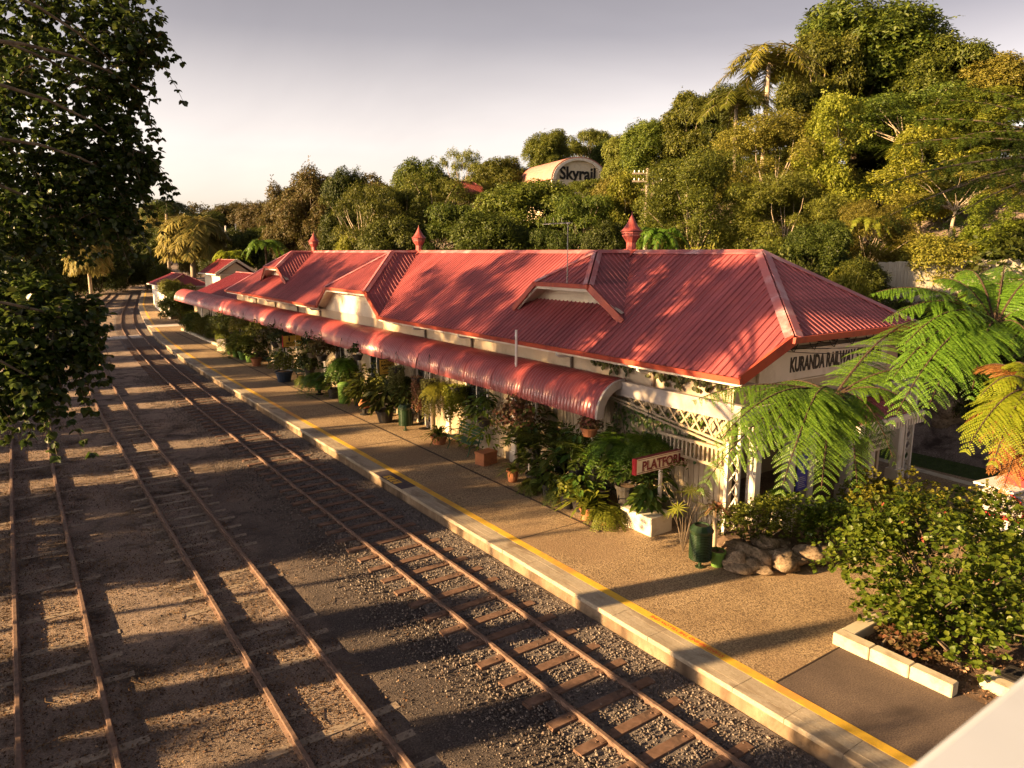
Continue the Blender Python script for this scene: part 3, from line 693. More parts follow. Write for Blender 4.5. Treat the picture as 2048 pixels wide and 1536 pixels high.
mb = MB()
for a, b in ((GY, D2 - 3.7), (D2 + 3.7, FY)): mb.box(EX + .032, EX + .07, a, b, EZ - .2, EZ - .04); mb.box(EX + .07, 13.5, a + .02, b, EZ - .19, EZ - .175)
mb.build('eave_board', m_white, st, world=True)
# walls of the main body
mb = MB()
mb.box(13.5, 13.62, 10.35, 53.9, .25, 4.5); mb.box(20.2, 20.32, 10.35, 53.9, .25, 4.5); mb.box(13.62, 20.2, 53.78, 53.9, .25, 4.5)
mb.prism([(13.3, 3.3), (20.5, 3.3), (20.5, 4.45), (2 * RX - HX - .1, 5.04), (HX + .1, 5.04), (13.3, 4.45)], 'y', 10.2, 10.32)
mb.build('wall', m_wall, st, world=True)
mb = MB()
for x in np.arange(13.95, 20.2, .6): mb.box(x - .01, x + .01, 10.188, 10.2, 3.3, 3.86)
mb.box(13.3, 20.5, 10.15, 10.2, 3.86, 3.90); mb.box(13.3, 20.5, 10.17, 10.2, 3.28, 3.34)
mb.build('gable_battens', m_cream, st, world=True)
# name board on the end gable
nb = MB(); nb.box(14.1, 19.75, 10.12, 10.185, 3.93, 4.66); nbo = nb.build('name_board', m_white, st, world=True)
MB().box(14.0, 19.85, 10.1, 10.19, 4.68, 4.74).build('board_trim', m_black, nbo)
text('KURANDA RAILWAY STATION', .50, m_black, (17.35, 10.115, 4.28), (PI / 2, 0, 0), nbo, ext=.006, bold=.016, sx=.60, space=1.0)
# soffit of the half-hip with wires and fittings below
mb = MB(); mb.box(HX - .02, 2 * RX - HX + .02, HY + .03, 10.2, HZ - .06, HZ - .04); mb.build('soffit', m_cream, st, world=True)
mb = MB()
for k in range(5):
    x = 15.0 + k * .85; mb.tube([(x, 10.08, 4.95), (x + .15, 10.05, 4.7), (x + .32, 10.07, 4.62), (x + .5, 10.07, 4.85), (x + .9, 10.08, 4.93)], .012, 5)
mb.tube([(14.2, 10.06, 4.9), (16.5, 10.06, 4.82), (19.6, 10.06, 4.9)], .014, 5)
for x in (16.4, 17.0, 17.6): mb.box(x - .05, x + .05, 10.02, 10.12, 4.78, 4.92)
mb.build('wiring', m_black, st, world=True)
# lower front wall under the canopy: vertical boards, pilasters, doors, windows
FX = 12.95
mb = MB(); y = 18.4
while y < 66:
    mb.box(FX, FX + .05, y + .008, y + .142, .25, 3.45); y += .15
mb.box(FX + .04, FX + .1, 18.4, 66, .25, 3.45)
mb.box(FX, 13.5, 18.3, 18.4, .25, 3.45)
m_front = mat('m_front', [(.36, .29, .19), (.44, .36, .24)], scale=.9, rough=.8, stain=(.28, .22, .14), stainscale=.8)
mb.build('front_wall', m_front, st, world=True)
mb = MB(); y = 10.4
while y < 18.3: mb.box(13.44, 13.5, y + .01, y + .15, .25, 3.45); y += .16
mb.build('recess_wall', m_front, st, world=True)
for y in (18.35, 22.6, 26.6, 30.8, 35.2, 39.5, 44, 48.5, 53, 58, 63): MB().box(FX - .06, FX - .002, y - .12, y + .12, .25, 3.45).box(FX - .09, FX - .003, y - .16, y + .16, .25, .62).build('pilaster', m_white, st, world=True)
def opening(y, w_, z0, z1, nm, x=FX):
    mb = MB(); mb.box(x - .05, x - .004, y - w_ / 2 - .08, y - w_ / 2, z0, z1 + .08); mb.box(x - .05, x - .004, y + w_ / 2, y + w_ / 2 + .08, z0, z1 + .08); mb.box(x - .05, x - .004, y - w_ / 2, y + w_ / 2, z1, z1 + .08)
    mb.box(x - .04, x - .005, y - .02, y + .02, z0, z1)
    o = mb.build(nm, m_white, st, world=True)
    MB().box(x - .018, x - .003, y - w_ / 2, y - .021, z0, z1).box(x - .018, x - .003, y + .021, y + w_ / 2, z0, z1).build('pane', m_glass, o)
for y in (24.4, 33, 42, 51, 56): opening(y, 1.1, .27, 2.5, 'door')
for y in (20.6, 28.8, 37, 46.2, 60): opening(y, 1.3, 1.15, 2.5, 'window')
# lattice posts
def lattice(x, y, z1, z0=.25, w_=.34, along='y', cat='verandah_post'):
    mb = MB()
    def bx(a, b, c0, c1): 
        if along == 'y': mb.box(x - .04, x + .04, y + a, y + b, c0, c1)
        else: mb.box(x + a, x + b, y - .04, y + .04, c0, c1)
    bx(-w_ / 2 - .035, -w_ / 2 + .035, z0, z1); bx(w_ / 2 - .035, w_ / 2 + .035, z0, z1)
    z = z0 + .05; k = w_ - .07
    while z + k < z1:
        for s in (-1, 1):
            if along == 'y': mb.beam((x + s * .008, y - s * k / 2, z), (x + s * .008, y + s * k / 2, z + k), .014, .04, up=(1, 0, 0))
            else: mb.beam((x - s * k / 2, y + s * .008, z), (x + s * k / 2, y + s * .008, z + k), .014, .04, up=(0, 1, 0))
        z += k
    return mb.build(cat, m_white, st, world=True)
for y in (14.6, 17.2, 23.9, 31.8, 40.4, 49.4): lattice(12.83, y, 3.3)
lattice(13.25, 10.06, 2.75, along='x', w_=.42)
# verandah roof edge: grey fascia from the canopy end to the corner, then across the end
mb = MB()
mb.box(13.14, 13.24, 9.86, 13.9, 3.2, 3.56); mb.box(13.24, 21.2, 9.86, 9.94, 3.2, 3.5)
mb.box(13.10, 13.26, 9.8, 13.9, 3.56, 3.60)
mb.build('verandah_fascia', m_fascia, st, world=True)
mb = MB(); mb.box(13.24, 13.5, 9.94, 66, 3.46, 3.5); mb.box(13.24, 21.2, 9.94, 10.2, 3.40, 3.45); mb.build('verandah_roof', m_rooftrim, st, world=True)
# lattice brackets, rail and balusters under the fascia
mb = MB()
for a, b in (((13.2, 14.6, 3.18), (13.2, 10.0, 2.62)), ((13.2, 14.6, 3.10), (13.2, 10.0, 2.50))): mb.beam(a, b, .05, .05)
y = 10.25
while y < 13.2:
    t = (y - 10) / 4.6; mb.beam((13.2, y, 2.62 + .5 * t), (13.2, y + .35, 3.2), .025, .05); mb.beam((13.22, y + .35, 2.66 + .5 * t), (13.22, y, 3.2), .025, .05); y += .36
y = 10.2
while y < 12.2: mb.box(13.17, 13.23, y, y + .05, 2.08, 2.48); y += .13
mb.box(13.16, 13.24, 10.1, 12.3, 2.45, 2.52); mb.box(13.16, 13.24, 10.1, 12.3, 2.02, 2.09)
mb.build('verandah_valance', m_front, st, world=True)
# open end: columns, arched valance, inner walls
for x in (14.2, 15.6, 16.45, 18.3, 19.4, 20.95):
    mb = MB(); mb.bbox(x - .13, x + .13, 10.05, 10.31, .25, 3.2, .03); mb.box(x - .19, x + .19, 9.99, 10.37, .25, .7); mb.box(x - .18, x + .18, 10.0, 10.36, 2.35, 2.5)
    mb.build('column', m_white, st, world=True)
def arch(x0, x1):
    mb = MB(); n = 12; top = 3.19
    lo_ = [(x0 + (x1 - x0) * i / n, 2.4 + .38 * math.sin(PI * i / n)) for i in range(n + 1)]
    mb.prism(lo_ + [(p[0], p[1] + .1) for p in lo_[::-1]], 'y', 10.13, 10.21)
    x = x0 + .06
    while x < x1 - .04:
        t = (x - x0) / (x1 - x0); zb = 2.5 + .38 * math.sin(PI * t)
        if zb < top - .08: mb.box(x, x + .05, 10.14, 10.2, zb, top)
        x += .12
    mb.build('arched_valance', m_white, st, world=True)
for a, b in ((13.5, 14.07), (14.33, 15.47), (16.58, 18.17), (19.53, 20.82)): arch(a, b)
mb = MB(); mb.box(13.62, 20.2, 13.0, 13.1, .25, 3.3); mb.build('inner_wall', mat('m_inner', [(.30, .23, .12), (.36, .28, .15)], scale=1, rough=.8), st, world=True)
lattice(21.6, 10.2, 3.2, along='x', w_=.4)
# small red porch roof over the end entrance
mb = MB()
Vp = Vector((0, .95, .42))
corr(mb, (18.3, 9.1, 2.78), (1, 0, 0), Vp, -1.55, 1.55, lambda u: 0, lambda u: Vp.length - .001, pitch=.19)
po = mb.build('porch_roof', m_roof, st, world=True)
mb = MB(); mb.box(16.7, 19.9, 9.02, 9.1, 2.66, 2.8)
x = 16.72
while x < 19.85: mb.box(x, x + .08, 9.03, 9.07, 2.48, 2.66); x += .14
mb.box(16.75, 16.85, 9.1, 10.05, 2.62, 2.76); mb.box(19.75, 19.85, 9.1, 10.05, 2.62, 2.76)
mb.build('porch_trim', m_white, po)
# rounded canopy
CX, CZ, CR = 13.2, 2.72, .90          # inner ridge line, spring level, radius
CY0, CY1 = 13.72, 71.0
def canopy_profile(y):
    ph = (y / .14) % 1.0
    h = .032 * abs(math.sin(PI * ph)) ** .7
    if (y - CY0) % 1.68 < .05: h -= .03
    return h
NA = 13; V = []; F = []
ysn = np.arange(CY0, CY1,   .14 / 5)
for i, y in enumerate(ysn):
    h = canopy_profile(y)
    for k in range(NA):
        a = PI * (1.02 - .58 * k / (NA - 1)); r_ = CR + h
        V.append((CX + r_ * math.cos(a), y, CZ + r_ * math.sin(a)))
    if i:
        o = i * NA
        F += [(o - NA + k, o - NA + k + 1, o + k + 1, o + k) for k in range(NA - 1)]
m_can = mat('m_canopy', [(.28, .055, .052), (.35, .075, .068)], scale=.8, rough=.28, spec=.6, stain=(.22, .04, .038), stainscale=.7)
can = link('canopy', mesh_np('canopy', V, F, True), m_can, st, True)
n = 16
def rim(y0, y1, ro, ri):
    P = [(CX + ro * math.cos(PI * (1.02 - .54 * k / n)), CZ + ro * math.sin(PI * (1.02 - .54 * k / n))) for k in range(n + 1)]
    Q = [(CX + ri * math.cos(PI * (1.02 - .54 * k / n)), CZ + ri * math.sin(PI * (1.02 - .54 * k / n))) for k in range(n + 1)]
    mb = MB()
    for k in range(n): mb.prism([P[k], P[k + 1], Q[k + 1], Q[k]], 'y', y0, y1)
    mb.build('canopy_end_rim', m_fascia, can)
rim(CY0 - .06, CY0 + .02, CR + .03, CR - .2); rim(CY1, CY1 + .05, CR + .03, CR - .14)
mb = MB()
for k in range(32):
    rim_y = CY0 + .9 + k * 1.72
    pts = [(CX + (CR - .035) * math.cos(PI * (1.0 - .5 * j / 8)), rim_y, CZ + (CR - .035) * math.sin(PI * (1.0 - .5 * j / 8))) for j in range(9)]
    mb.tube(pts, .022, 5)
mb.tube([(CX - CR + .02, CY0, CZ), (CX - CR + .02, CY1, CZ)], .022, 6)
mb.build('canopy_ribs', m_white, can)
# downpipes and outlets, tall white vent pipe
for y in (12.9, 16.2, 21.8, 25.3, 37.0, 40.6, 44.8, 48.9):
    mb = MB()
    mb.tube([(EX + .04, y, EZ - .1), (EX + .04, y, EZ - .24), (EX + .10, y - .02, EZ - .28), (13.38, y - .06, EZ - .30), (13.44, y - .06, EZ - .34)], .04, 8)
    o = mb.build('gutter_outlet', m_pvc, st, world=True, smooth=True)
    MB().tube([(13.44, y - .06, EZ - .33), (13.44, y - .06, 3.3)], .045, 8).build('downpipe', m_pipe, o, smooth=True)
MB().tube([(12.72, 17.95, 3.3), (12.72, 17.95, 4.62)], .04, 10).build('vent_pipe', m_pvc, st, world=True)
# ------------------------------------------------------------------ antenna, cables
m_alu = mat('m_alu', [(.20, .20, .21), (.3, .3, .3)], scale=8, rough=.5, metal=.5)
an = thing('tv_antenna', 'thin grey TV antenna on a mast clamped to the nearest roof dormer', 'antenna', (13.9, 16.95, 5.95))
MB().tube([(0, 0, 0), (0, 0, 1.9)], .014, 8).build('mast', m_alu, an)
mb = MB(); mb.beam((0, -.12, 1.88), (0, 1.25, 1.88), .018, .018)
for k in range(9): mb.tube([(-.15 + .006 * k, -.05 + .15 * k, 1.9), (.15 - .006 * k, -.05 + .15 * k, 1.9)], .005, 5)
mb.box(-.03, .03, -.06, .03, 1.85, 1.91)
for k in (1, 3, 5): mb.tube([(0, .1 + .2 * k, 1.9), (0, .1 + .2 * k, 2.06)], .005, 5)
mb.build('boom', m_alu, an)
def cable(p, q, sag, r=.012, n=16):
    p, q = Vector(p), Vector(q)
    return [p.lerp(q, i / n) - Vector((0, 0, sag * 4 * (i / n) * (1 - i / n))) for i in range(n + 1)]
c0 = at(2100, 650, 12.0); c1 = at(2120, 655, 12.5)
mb = MB(); mb.tube(cable((15.2, 10.05, 4.72), c0, .12), .011, 5); mb.tube(cable((15.0, 10.06, 4.66), c1, .2), .009, 5)
tag(mb.build('overhead_cable', m_black), 'pair of thin black cables slung from the end gable to the right', 'cable')
# ------------------------------------------------------------------ signs
m_signcream = mat('m_sign_cream', [(.66, .58, .42), (.72, .64, .48)], scale=3, rough=.5, stain=(.56, .48, .34), stainscale=3)
m_maroon = mat('m_maroon', [(.13, .015, .025), (.18, .022, .03)], scale=8, rough=.5)
m_redside = mat('m_red', [(.42, .02, .03), (.5, .035, .04)], scale=5, rough=.45)
m_signyel = mat('m_sign_yellow', [(.68, .40, .05), (.74, .46, .07)], scale=4, rough=.5, stain=(.55, .3, .05), stainscale=4)
m_blue = mat('m_blue', [(.02, .05, .28), (.10, .08, .35), (.03, .10, .38)], scale=5, rough=.4)
m_pale = mat('m_pale', [(.65, .62, .58), (.72, .70, .66)], scale=5, rough=.5)
def platform_sign(word, label, loc, L, H, front, rotz=0, legs=((.7, 0), (1.9, 0)), legz=-1.8, ink=None):
    t = thing('platform_sign', label, 'sign', loc, rotz)
    b = MB().box(0, L, -.05, .05, 0, H).build('board', m_signcream, t)
    MB().box(-.05, -.001, -.056, .056, -.012, H + .012).build('end_cap', m_redside, t); MB().box(L + .001, L + .05, -.056, .056, -.012, H + .012).build('end_cap', m_redside, t)
    mb = MB(); mb.box(0, L, -.0545, .0545, -.012, -.0005).box(0, L, -.0545, .0545, H + .0005, H + .012).box(.03, L - .03, -.0525, -.0502, H - .035, H - .02).box(.03, L - .03, -.0525, -.0502, .02, .035); mb.build('border', m_maroon, t)
    k = ink or m_maroon
    text(word, H * .86, k, (.17 + .022, -.0535, H / 2 - .02 - .02), (PI / 2, 0, 0), t, ext=.001, bold=.022, align='LEFT', sx=.93)
    text(word, H * .86, m_signcream, (.17 + .012, -.056, H / 2 - .02 - .01), (PI / 2, 0, 0), t, ext=.001, bold=.016, align='LEFT', sx=.93, name='lettering_gap')
    text(word, H * .86, k, (.17, -.0585, H / 2 - .02), (PI / 2, 0, 0), t, ext=.001, bold=.012, align='LEFT', sx=.93)
    mb = MB()
    for x, y in legs: mb.box(x - .035, x + .035, y - .035, y + .035, legz, -.031)
    mb.build('post', m_white, t)
    return t
platform_sign('PLATFORM 1', 'cream sign board lettered PLATFORM in maroon with red edges, beside the tree fern', (11.68, 11.62, 1.82), 2.55, .37, -1, legs=((.95, .08), (2.3, .08)), legz=-1.56)
platform_sign('PLATFORM 2', 'cream platform sign half hidden by fern fronds behind the station end', (24.6, 12.25, 1.83), 2.3, .36, -1, ink=m_black, legs=((.4, .08), (1.9, .08)), legz=-1.9)
t = thing('hanging_sign', 'small cream hanging sign with black words about the departing train', 'sign', (19.55, 10.0, 1.72))
MB().box(-.55, .55, -.02, .02, -.2, .2).build('board', m_signcream, t)
text('TRAIN DEPARTING', .135, m_black, (0, -.0225, .075), (PI / 2, 0, 0), t, ext=.001, bold=.004, sx=.85)
text('PLATFORM 1', .135, m_black, (0, -.0225, -.085), (PI / 2, 0, 0), t, ext=.001, bold=.004, sx=.85)
MB().box(-.5, -.48, -.01, .01, .2, .75).box(.48, .5, -.01, .01, .2, .75).build('hanger', m_black, t)
t = thing('hanging_sign', 'yellow double sign for gents and ladies with two black figures under the canopy', 'sign', (11.9, 38.6, 1.9))
MB().box(0, .66, -.02, .02, 0, .6).build('panel', m_signyel, t); MB().box(.69, 1.35, -.02, .02, 0, .6).build('panel', m_signyel, t)
MB().box(-.04, -.001, -.03, .03, -.02, .62).build('frame', m_redside, t)
for k, wd in ((.33, 'GENTS'), (1.02, 'LADIES')):
    mb = MB(); mb.lathe([(.03, 0), (.035, .02), (.035, .05), (.02, .075)], 8, (k, -.03, .5))
    mb.prism([(k - .05, .48), (k + .05, .48), (k + .04, .36), (k + .02, .28), (k - .02, .28), (k - .04, .36)] if wd == 'GENTS' else [(k - .03, .48), (k + .03, .48), (k + .065, .36), (k + .02, .36), (k + .02, .28), (k - .02, .28), (k - .02, .36), (k - .065, .36)], 'y', -.03, -.021)
    mb.build('pictogram', m_black, t)
    text(wd, .13, m_black, (k, -.0225, .19), (PI / 2, 0, 0), t, ext=.001, bold=.006, sx=.95)
mb = MB(); mb.box(.1, .56, -.0225, -.021, .10, .115); mb.box(.16, .5, -.0225, -.021, .05, .065); mb.build('text_line', m_black, t)
MB().box(.3, .32, -.01, .01, .6, 1.2).box(1.0, 1.02, -.01, .01, .6, 1.2).build('hanger', m_black, t)
t = thing('hanging_sign', 'small yellow sign reading STATION MASTERS OFFICE below the canopy edge', 'sign', (11.9, 26.3, 2.12))
MB().box(0, .64, -.02, .02, 0, .6).build('panel', m_signyel, t)
MB().box(-.03, -.001, -.025, .025, -.03, .63).box(.641, .67, -.025, .025, -.03, .63).box(-.001, .641, -.025, .025, -.03, -.001).box(-.001, .641, -.025, .025, .601, .63).build('frame', m_black, t)
for k, wd in enumerate(('STATION', 'MASTERS', 'OFFICE')): text(wd, .135, m_black, (.32, -.0225, .50 - .135 * k), (PI / 2, 0, 0), t, ext=.001, bold=.006, sx=.9)
MB().box(.12, .52, -.0225, -.021, .07, .085).box(.18, .46, -.0225, -.021, .035, .048).build('text_line', m_maroon, t)
MB().box(.1, .12, -.01, .01, .63, .9).box(.52, .54, -.01, .01, .63, .9).build('hanger', m_black, t)
t = thing('poster', 'upright blue poster with a pale figure fixed between the white end columns', 'poster', (16.02, 10.06, 1.02))
MB().box(-.22, .22, -.015, .015, 0, .95).build('sheet', m_blue, t)
mb = MB(); mb.beam((-.08, -.019, .48), (.02, -.019, .74), .005, .07, (0, 1, 0)); mb.beam((.02, -.019, .46), (.09, -.019, .66), .005, .05, (0, 1, 0)); mb.beam((-.02, -.019, .74), (.1, -.019, .84), .005, .045, (0, 1, 0))
for k in range(6): mb.box(-.17, .17 - .04 * (k % 3), -.0185, -.016, .08 + .052 * k, .092 + .052 * k)
mb.build('printed_figure', m_pale, t)
# ------------------------------------------------------------------ bins
m_bin = mat('m_bin', [(.008, .022, .006), (.014, .036, .010)], scale=3, rough=.38, spec=.5, stain=(.02, .045, .02), stainscale=3)
m_binlite = mat('m_bin_lite', [(.16, .30, .05), (.2, .36, .07)], scale=3, rough=.45, stain=(.12, .22, .05), stainscale=4)
def litter_bin(label, loc, m, corr_=True, sc=1.0):
    t = thing('litter_bin', label, 'litter bin', loc, 0, scale=sc)
    prof = [(.235, .2)]
    z = .2
    while z < .78:
        prof += [(.245, z + .012), (.245, z + .024), (.232, z + .036)]; z += .036
    prof += [(.24, z), (.235, z)]
    MB().lathe(prof, 20).build('body', m, t, smooth=False)
    mb = MB(); mb.lathe([(.255, .80), (.262, .82), (.262, .87), (.17, .975), (.155, .975), (.15, .93)], 12, a0=.2); mb.build('rim', m, t)
    MB().lathe([(.145, .90), (.145, .94)], 12).build('opening', m_black, t)
    MB().lathe([(.035, .02), (.035, .2)], 10).lathe([(.1, 0), (.1, .02)], 10).build('pedestal', m, t)
    return t
b1 = litter_bin('dark green ribbed litter bin nearest the camera, next to the rockery', (11.7, 9.6, .25), m_bin)
copy_tree(b1, (11.95, 24.2, .25), .6, (1.05, 1.05, 1.05), 'dark green ribbed litter bin in the shade under the canopy beside potted plants')
def smooth_bin(label, loc, m, name='litter_bin'):
    t = thing(name, label, 'litter bin', loc)
    MB().lathe([(.2, 0), (.26, .04), (.27, .78), (.29, .80), (.29, .84)], 18).build('body', m, t, smooth=True)
    MB().lathe([(.28, .845), (.29, .88), (.2, .95), (.05, .97)], 18).build('lid', m, t, smooth=True)
    return t
smooth_bin('light green lidded bin halfway down the platform among the pots', (11.95, 30.3, .25), m_binlite)
# ------------------------------------------------------------------ benches
def bench(label, loc, rz=0.0, L=1.55, m=None):
    m = m or m_green
    t = thing('bench', label, 'bench', loc, rz)
    mb = MB()
    for k in range(5): mb.bbox(-.22 + k * .095, -.145 + k * .095, -L / 2, L / 2, .43, .455, .006)
    mb.build('seat', m, t)
    mb = MB()
    for k in range(4):
        x = .275 + .025 * k; mb.beam((x, -L / 2, .56 + .1 * k), (x, L / 2, .56 + .1 * k), .022, .07)
    mb.build('backrest', m, t)
    for s in (-1, 1):
        mb = MB(); y = s * (L / 2 - .12)
        mb.tube([(-.2, y, .425), (-.16, y, .25), (-.22, y, .08), (-.26, y, 0)], .02, 6); mb.tube([(.2, y, .425), (.16, y, .25), (.24, y, .08), (.30, y, 0)], .02, 6)
        mb.tube([(-.17, y, .25), (0, y, .32), (.17, y, .25)], .015, 6); mb.tube([(.2, y, .42), (.27, y, .6), (.345, y, .9)], .018, 6)
        mb.tube([(-.2, y, .43), (-.22, y, .6), (-.05, y, .66), (.27, y, .66)], .016, 6)
        mb.build('leg', m_green, t)
    return t
bn = bench('green slatted bench nearest the camera, against the lit cream wall', (12.22, 20.35, .25))
copy_tree(bn, (12.3, 37.9, .25), 0, (1, 1, 1), 'green slatted bench in deep shade below the yellow double sign')
copy_tree(bn, (12.3, 43.0, .25), 0, (1, 1, 1), 'green slatted bench beyond the blue pot, mostly hidden by foliage')
# low table of the far bench
# ------------------------------------------------------------------ kerb, rockery, garden ground
tag(strip('garden_soil', lambda y: 11.45 + 0 * y, lambda y: 23.15 + 0 * y, -8, 6.0, .262, m_soil, kind=None), kind='structure')
m_block = mat('m_block', [(.46, .40, .28), (.55, .49, .36)], scale=2.5, rough=.85, bump=.35, bscale=40, bdist=.006, stain=(.34, .28, .19), stainscale=2.4)
for i, (y0, lab) in enumerate(((5.56, 'pale kerb block farthest along the bush bed, at its corner'), (4.91, 'middle pale kerb block edging the bush bed'), (4.26, 'pale kerb block nearest the white parapet, edging the bush bed'))):
    tag(MB().bbox(11.18 + .02 * i, 11.43, y0, y0 + .64, .248, .46, .015).build('kerb_block', m_block), lab, 'kerb block', 'kerb blocks of the bush bed')
tag(MB().bbox(11.44, 12.5, 5.95, 6.2, .248, .45, .015).build('kerb_block', m_block), 'pale kerb block closing the far short side of the bush bed', 'kerb block', 'kerb blocks of the bush bed')
tag(MB().bbox(11.86, 12.35, 3.72, 4.15, .24, .44, .015).build('kerb_block', m_block), 'short pale kerb block standing just behind the parapet edge', 'kerb block', 'kerb blocks of the bush bed')
dr = thing('slatted_seat', 'low dark slatted seat beside the kerb at the parapet edge', 'seat', (12.35, 3.55, .44))
mb = MB()
for k in range(5): mb.box(-.25 + k * .1, -.17 + k * .1, -.75, .45, .0, .03)
mb.build('slats', m_dark, dr)
MB().box(-.25, .23, -.7, -.6, -.2, -.001).box(-.25, .23, .2, .28, -.2, -.001).build('leg', m_block, dr)
m_rock = mat('m_rock', [(.16, .11, .07), (.30, .22, .14), (.38, .29, .2)], scale=4, rough=.9, bump=.8, bscale=14, bdist=.04, stain=(.10, .08, .05), stainscale=5)
def rock_mesh(seed):
    r = np.random.default_rng(seed); n, m_ = 14, 9; V = []; F = []
    k = [(r.normal(size=3) * s, r.uniform(0, 6.28), a) for s, a in ((1.6, .22), (2.6, .16), (4.5, .09), (8, .05)) for _ in range(3)]
    for i in range(m_ + 1):
        th = PI * i / m_
        for j in range(n):
            ph = 2 * PI * j / n; d = np.array([math.sin(th) * math.cos(ph), math.sin(th) * math.sin(ph), math.cos(th)])
            q = 1 + sum(a * math.sin(kk @ d + p) for kk, p, a in k)
            q = round(q * 7) / 7 * .5 + q * .5
            V.append(d * q)
    for i in range(m_):
        for j in range(n): F.append((i * n + j, (i + 1) * n + j, (i + 1) * n + (j + 1) % n, i * n + (j + 1) % n))
    return mesh_np('rock', V, F, True)
rocks = [rock_mesh(s) for s in range(5)]
for me_ in rocks: me_.materials.append(m_rock)
rk = [gnd(*p) for p in ((1462, 1136), (1478, 1128), (1500, 1130), (1517, 1142), (1488, 1143), (1527, 1118), (1548, 1130), (1563, 1140), (1556, 1112), (1580, 1132), (1600, 1122), (1618, 1126), (1636, 1118), (1506, 1112), (1470, 1118), (1650, 1110))]
for i, p in enumerate(rk):
    o = bpy.data.objects.new('rock', rocks[i % 5]); COL.objects.link(o)
    s = R.uniform(.19, .28) if i not in (2, 7) else .33
    o.location = (p[0], p[1], .25 + s * .45 + (.16 if i in (5, 8, 13, 14) else 0)); o.scale = (s * R.uniform(.9, 1.3), s * R.uniform(.8, 1.1), s * R.uniform(.6, .85)); o.rotation_euler = (R.uniform(-.3, .3), R.uniform(-.3, .3), R.uniform(0, 6.28))
    tag(o, 'rough brown rock in the low rockery wall beside the near green bin', 'rock', 'rocks of the rockery wall')
tag(MB().lathe([(1.1, 0), (1.05, .2), (.8, .3)], 20, (13.6, 9.5, .25)).build('garden_bed', m_soil), kind='structure')
# footbridge parapet at the camera
m_parapet = mat('m_parapet', [(.44, .49, .58), (.50, .55, .64)], scale=1.2, rough=.5, stain=(.40, .44, .51), stainscale=1.5)
pp = thing('bridge_parapet', 'blurred white parapet of the footbridge in the bottom right corner', 'parapet', (0, .25, 5.4))
MB().bbox(-2.5, 9, -.38, .15, .70, .92, .02).build('coping', m_parapet, pp)
MB().box(-2.5, 9, -.3, .07, 0, .70).build('panel', m_parapet, pp)
# right side: edge of second platform, grass, embankment wall, fence
tag(MB().add([(22.9, 12.5, .256), (22.2, 6, .256), (22.55, 6, .256), (23.25, 12.5, .256)], [(0, 1, 2, 3)]).build('platform_edge', m_block), kind='structure')
tag(MB().add([(23.25, 40, .05), (23.25, 12.5, .05), (22.55, 6, .05), (21.8, -5, .05), (30, -5, .06), (30, 40, .06)], [(0, 1, 2, 3, 4, 5)]).build('lawn', mat('m_lawn', [(.03, .05, .012), (.06, .085, .02)], scale=5, rough=.95, bump=.6, bscale=40, bdist=.03)), kind='structure')
m_grass = leafmat('m_grass', [(.03, .06, .012), (.06, .10, .02), (.09, .12, .03)], trans=.3, hue=.01)
X, Y = NR.uniform(22.8, 29.5, 5000), NR.uniform(2, 19, 5000); ok = X > 22.9 + np.clip((Y - 6) * .11, 0, .7); X, Y = X[ok], Y[ok]
grass('grass', X, Y, 6, .11, m_grass, .6, zf=lambda x, y: 0 * x + .055)
tag(MB().tube([(23.3, 12.6, .14), (22.9, 9, .14), (22.5, 6.2, .14), (22.1, 2, .14)], .11, 10).build('black_drain_pipe', m_black, smooth=True), 'thick black pipe lying along the edge of the lawn on the right', 'pipe')
m_fence = mat('m_fence', [(.36, .33, .26), (.46, .43, .35)], scale=1.2, rough=.85, stretch=(6, 6, .6), stain=(.28, .25, .19), stainscale=1.2)
fA, fB = at(1745, 520, 36), at(2120, 512, 34)
fe = thing('paling_fence', 'tall weathered grey paling fence on the bank behind the trees at right', 'fence', (fA[0], fA[1], fA[2] - 2.2))
mb = MB(); fl = fB - fA; n = int(np.linalg.norm(fl[:2]) / .15); rails = MB(); posts = MB()
for i in range(n):
    a = fA + fl * (i / n); b = fA + fl * ((i + .93) / n); h = 2.1 + R.uniform(-.04, .04)
    d = np.array([fl[1], -fl[0], 0]); d = d / np.linalg.norm(d) * .02
    mb.add([a - d - [0, 0, 2.2], b - d - [0, 0, 2.2], b + d - [0, 0, 2.2], a + d - [0, 0, 2.2], a - d - [0, 0, 2.2 - h], b - d - [0, 0, 2.2 - h], b + d - [0, 0, 2.2 - h], a + d - [0, 0, 2.2 - h]], [(0, 3, 2, 1), (4, 5, 6, 7), (0, 1, 5, 4), (1, 2, 6, 5), (2, 3, 7, 6), (3, 0, 4, 7)])
mb.build('palings', m_fence, fe, world=True)
for z in (.45, 1.7): rails.beam(fA + [.06, -.06, z - 2.2], fB + [.06, -.06, z - 2.2], .05, .09)
rails.build('rail', m_fence, fe, world=True)
kp = at(2040, 1000, 17.0)
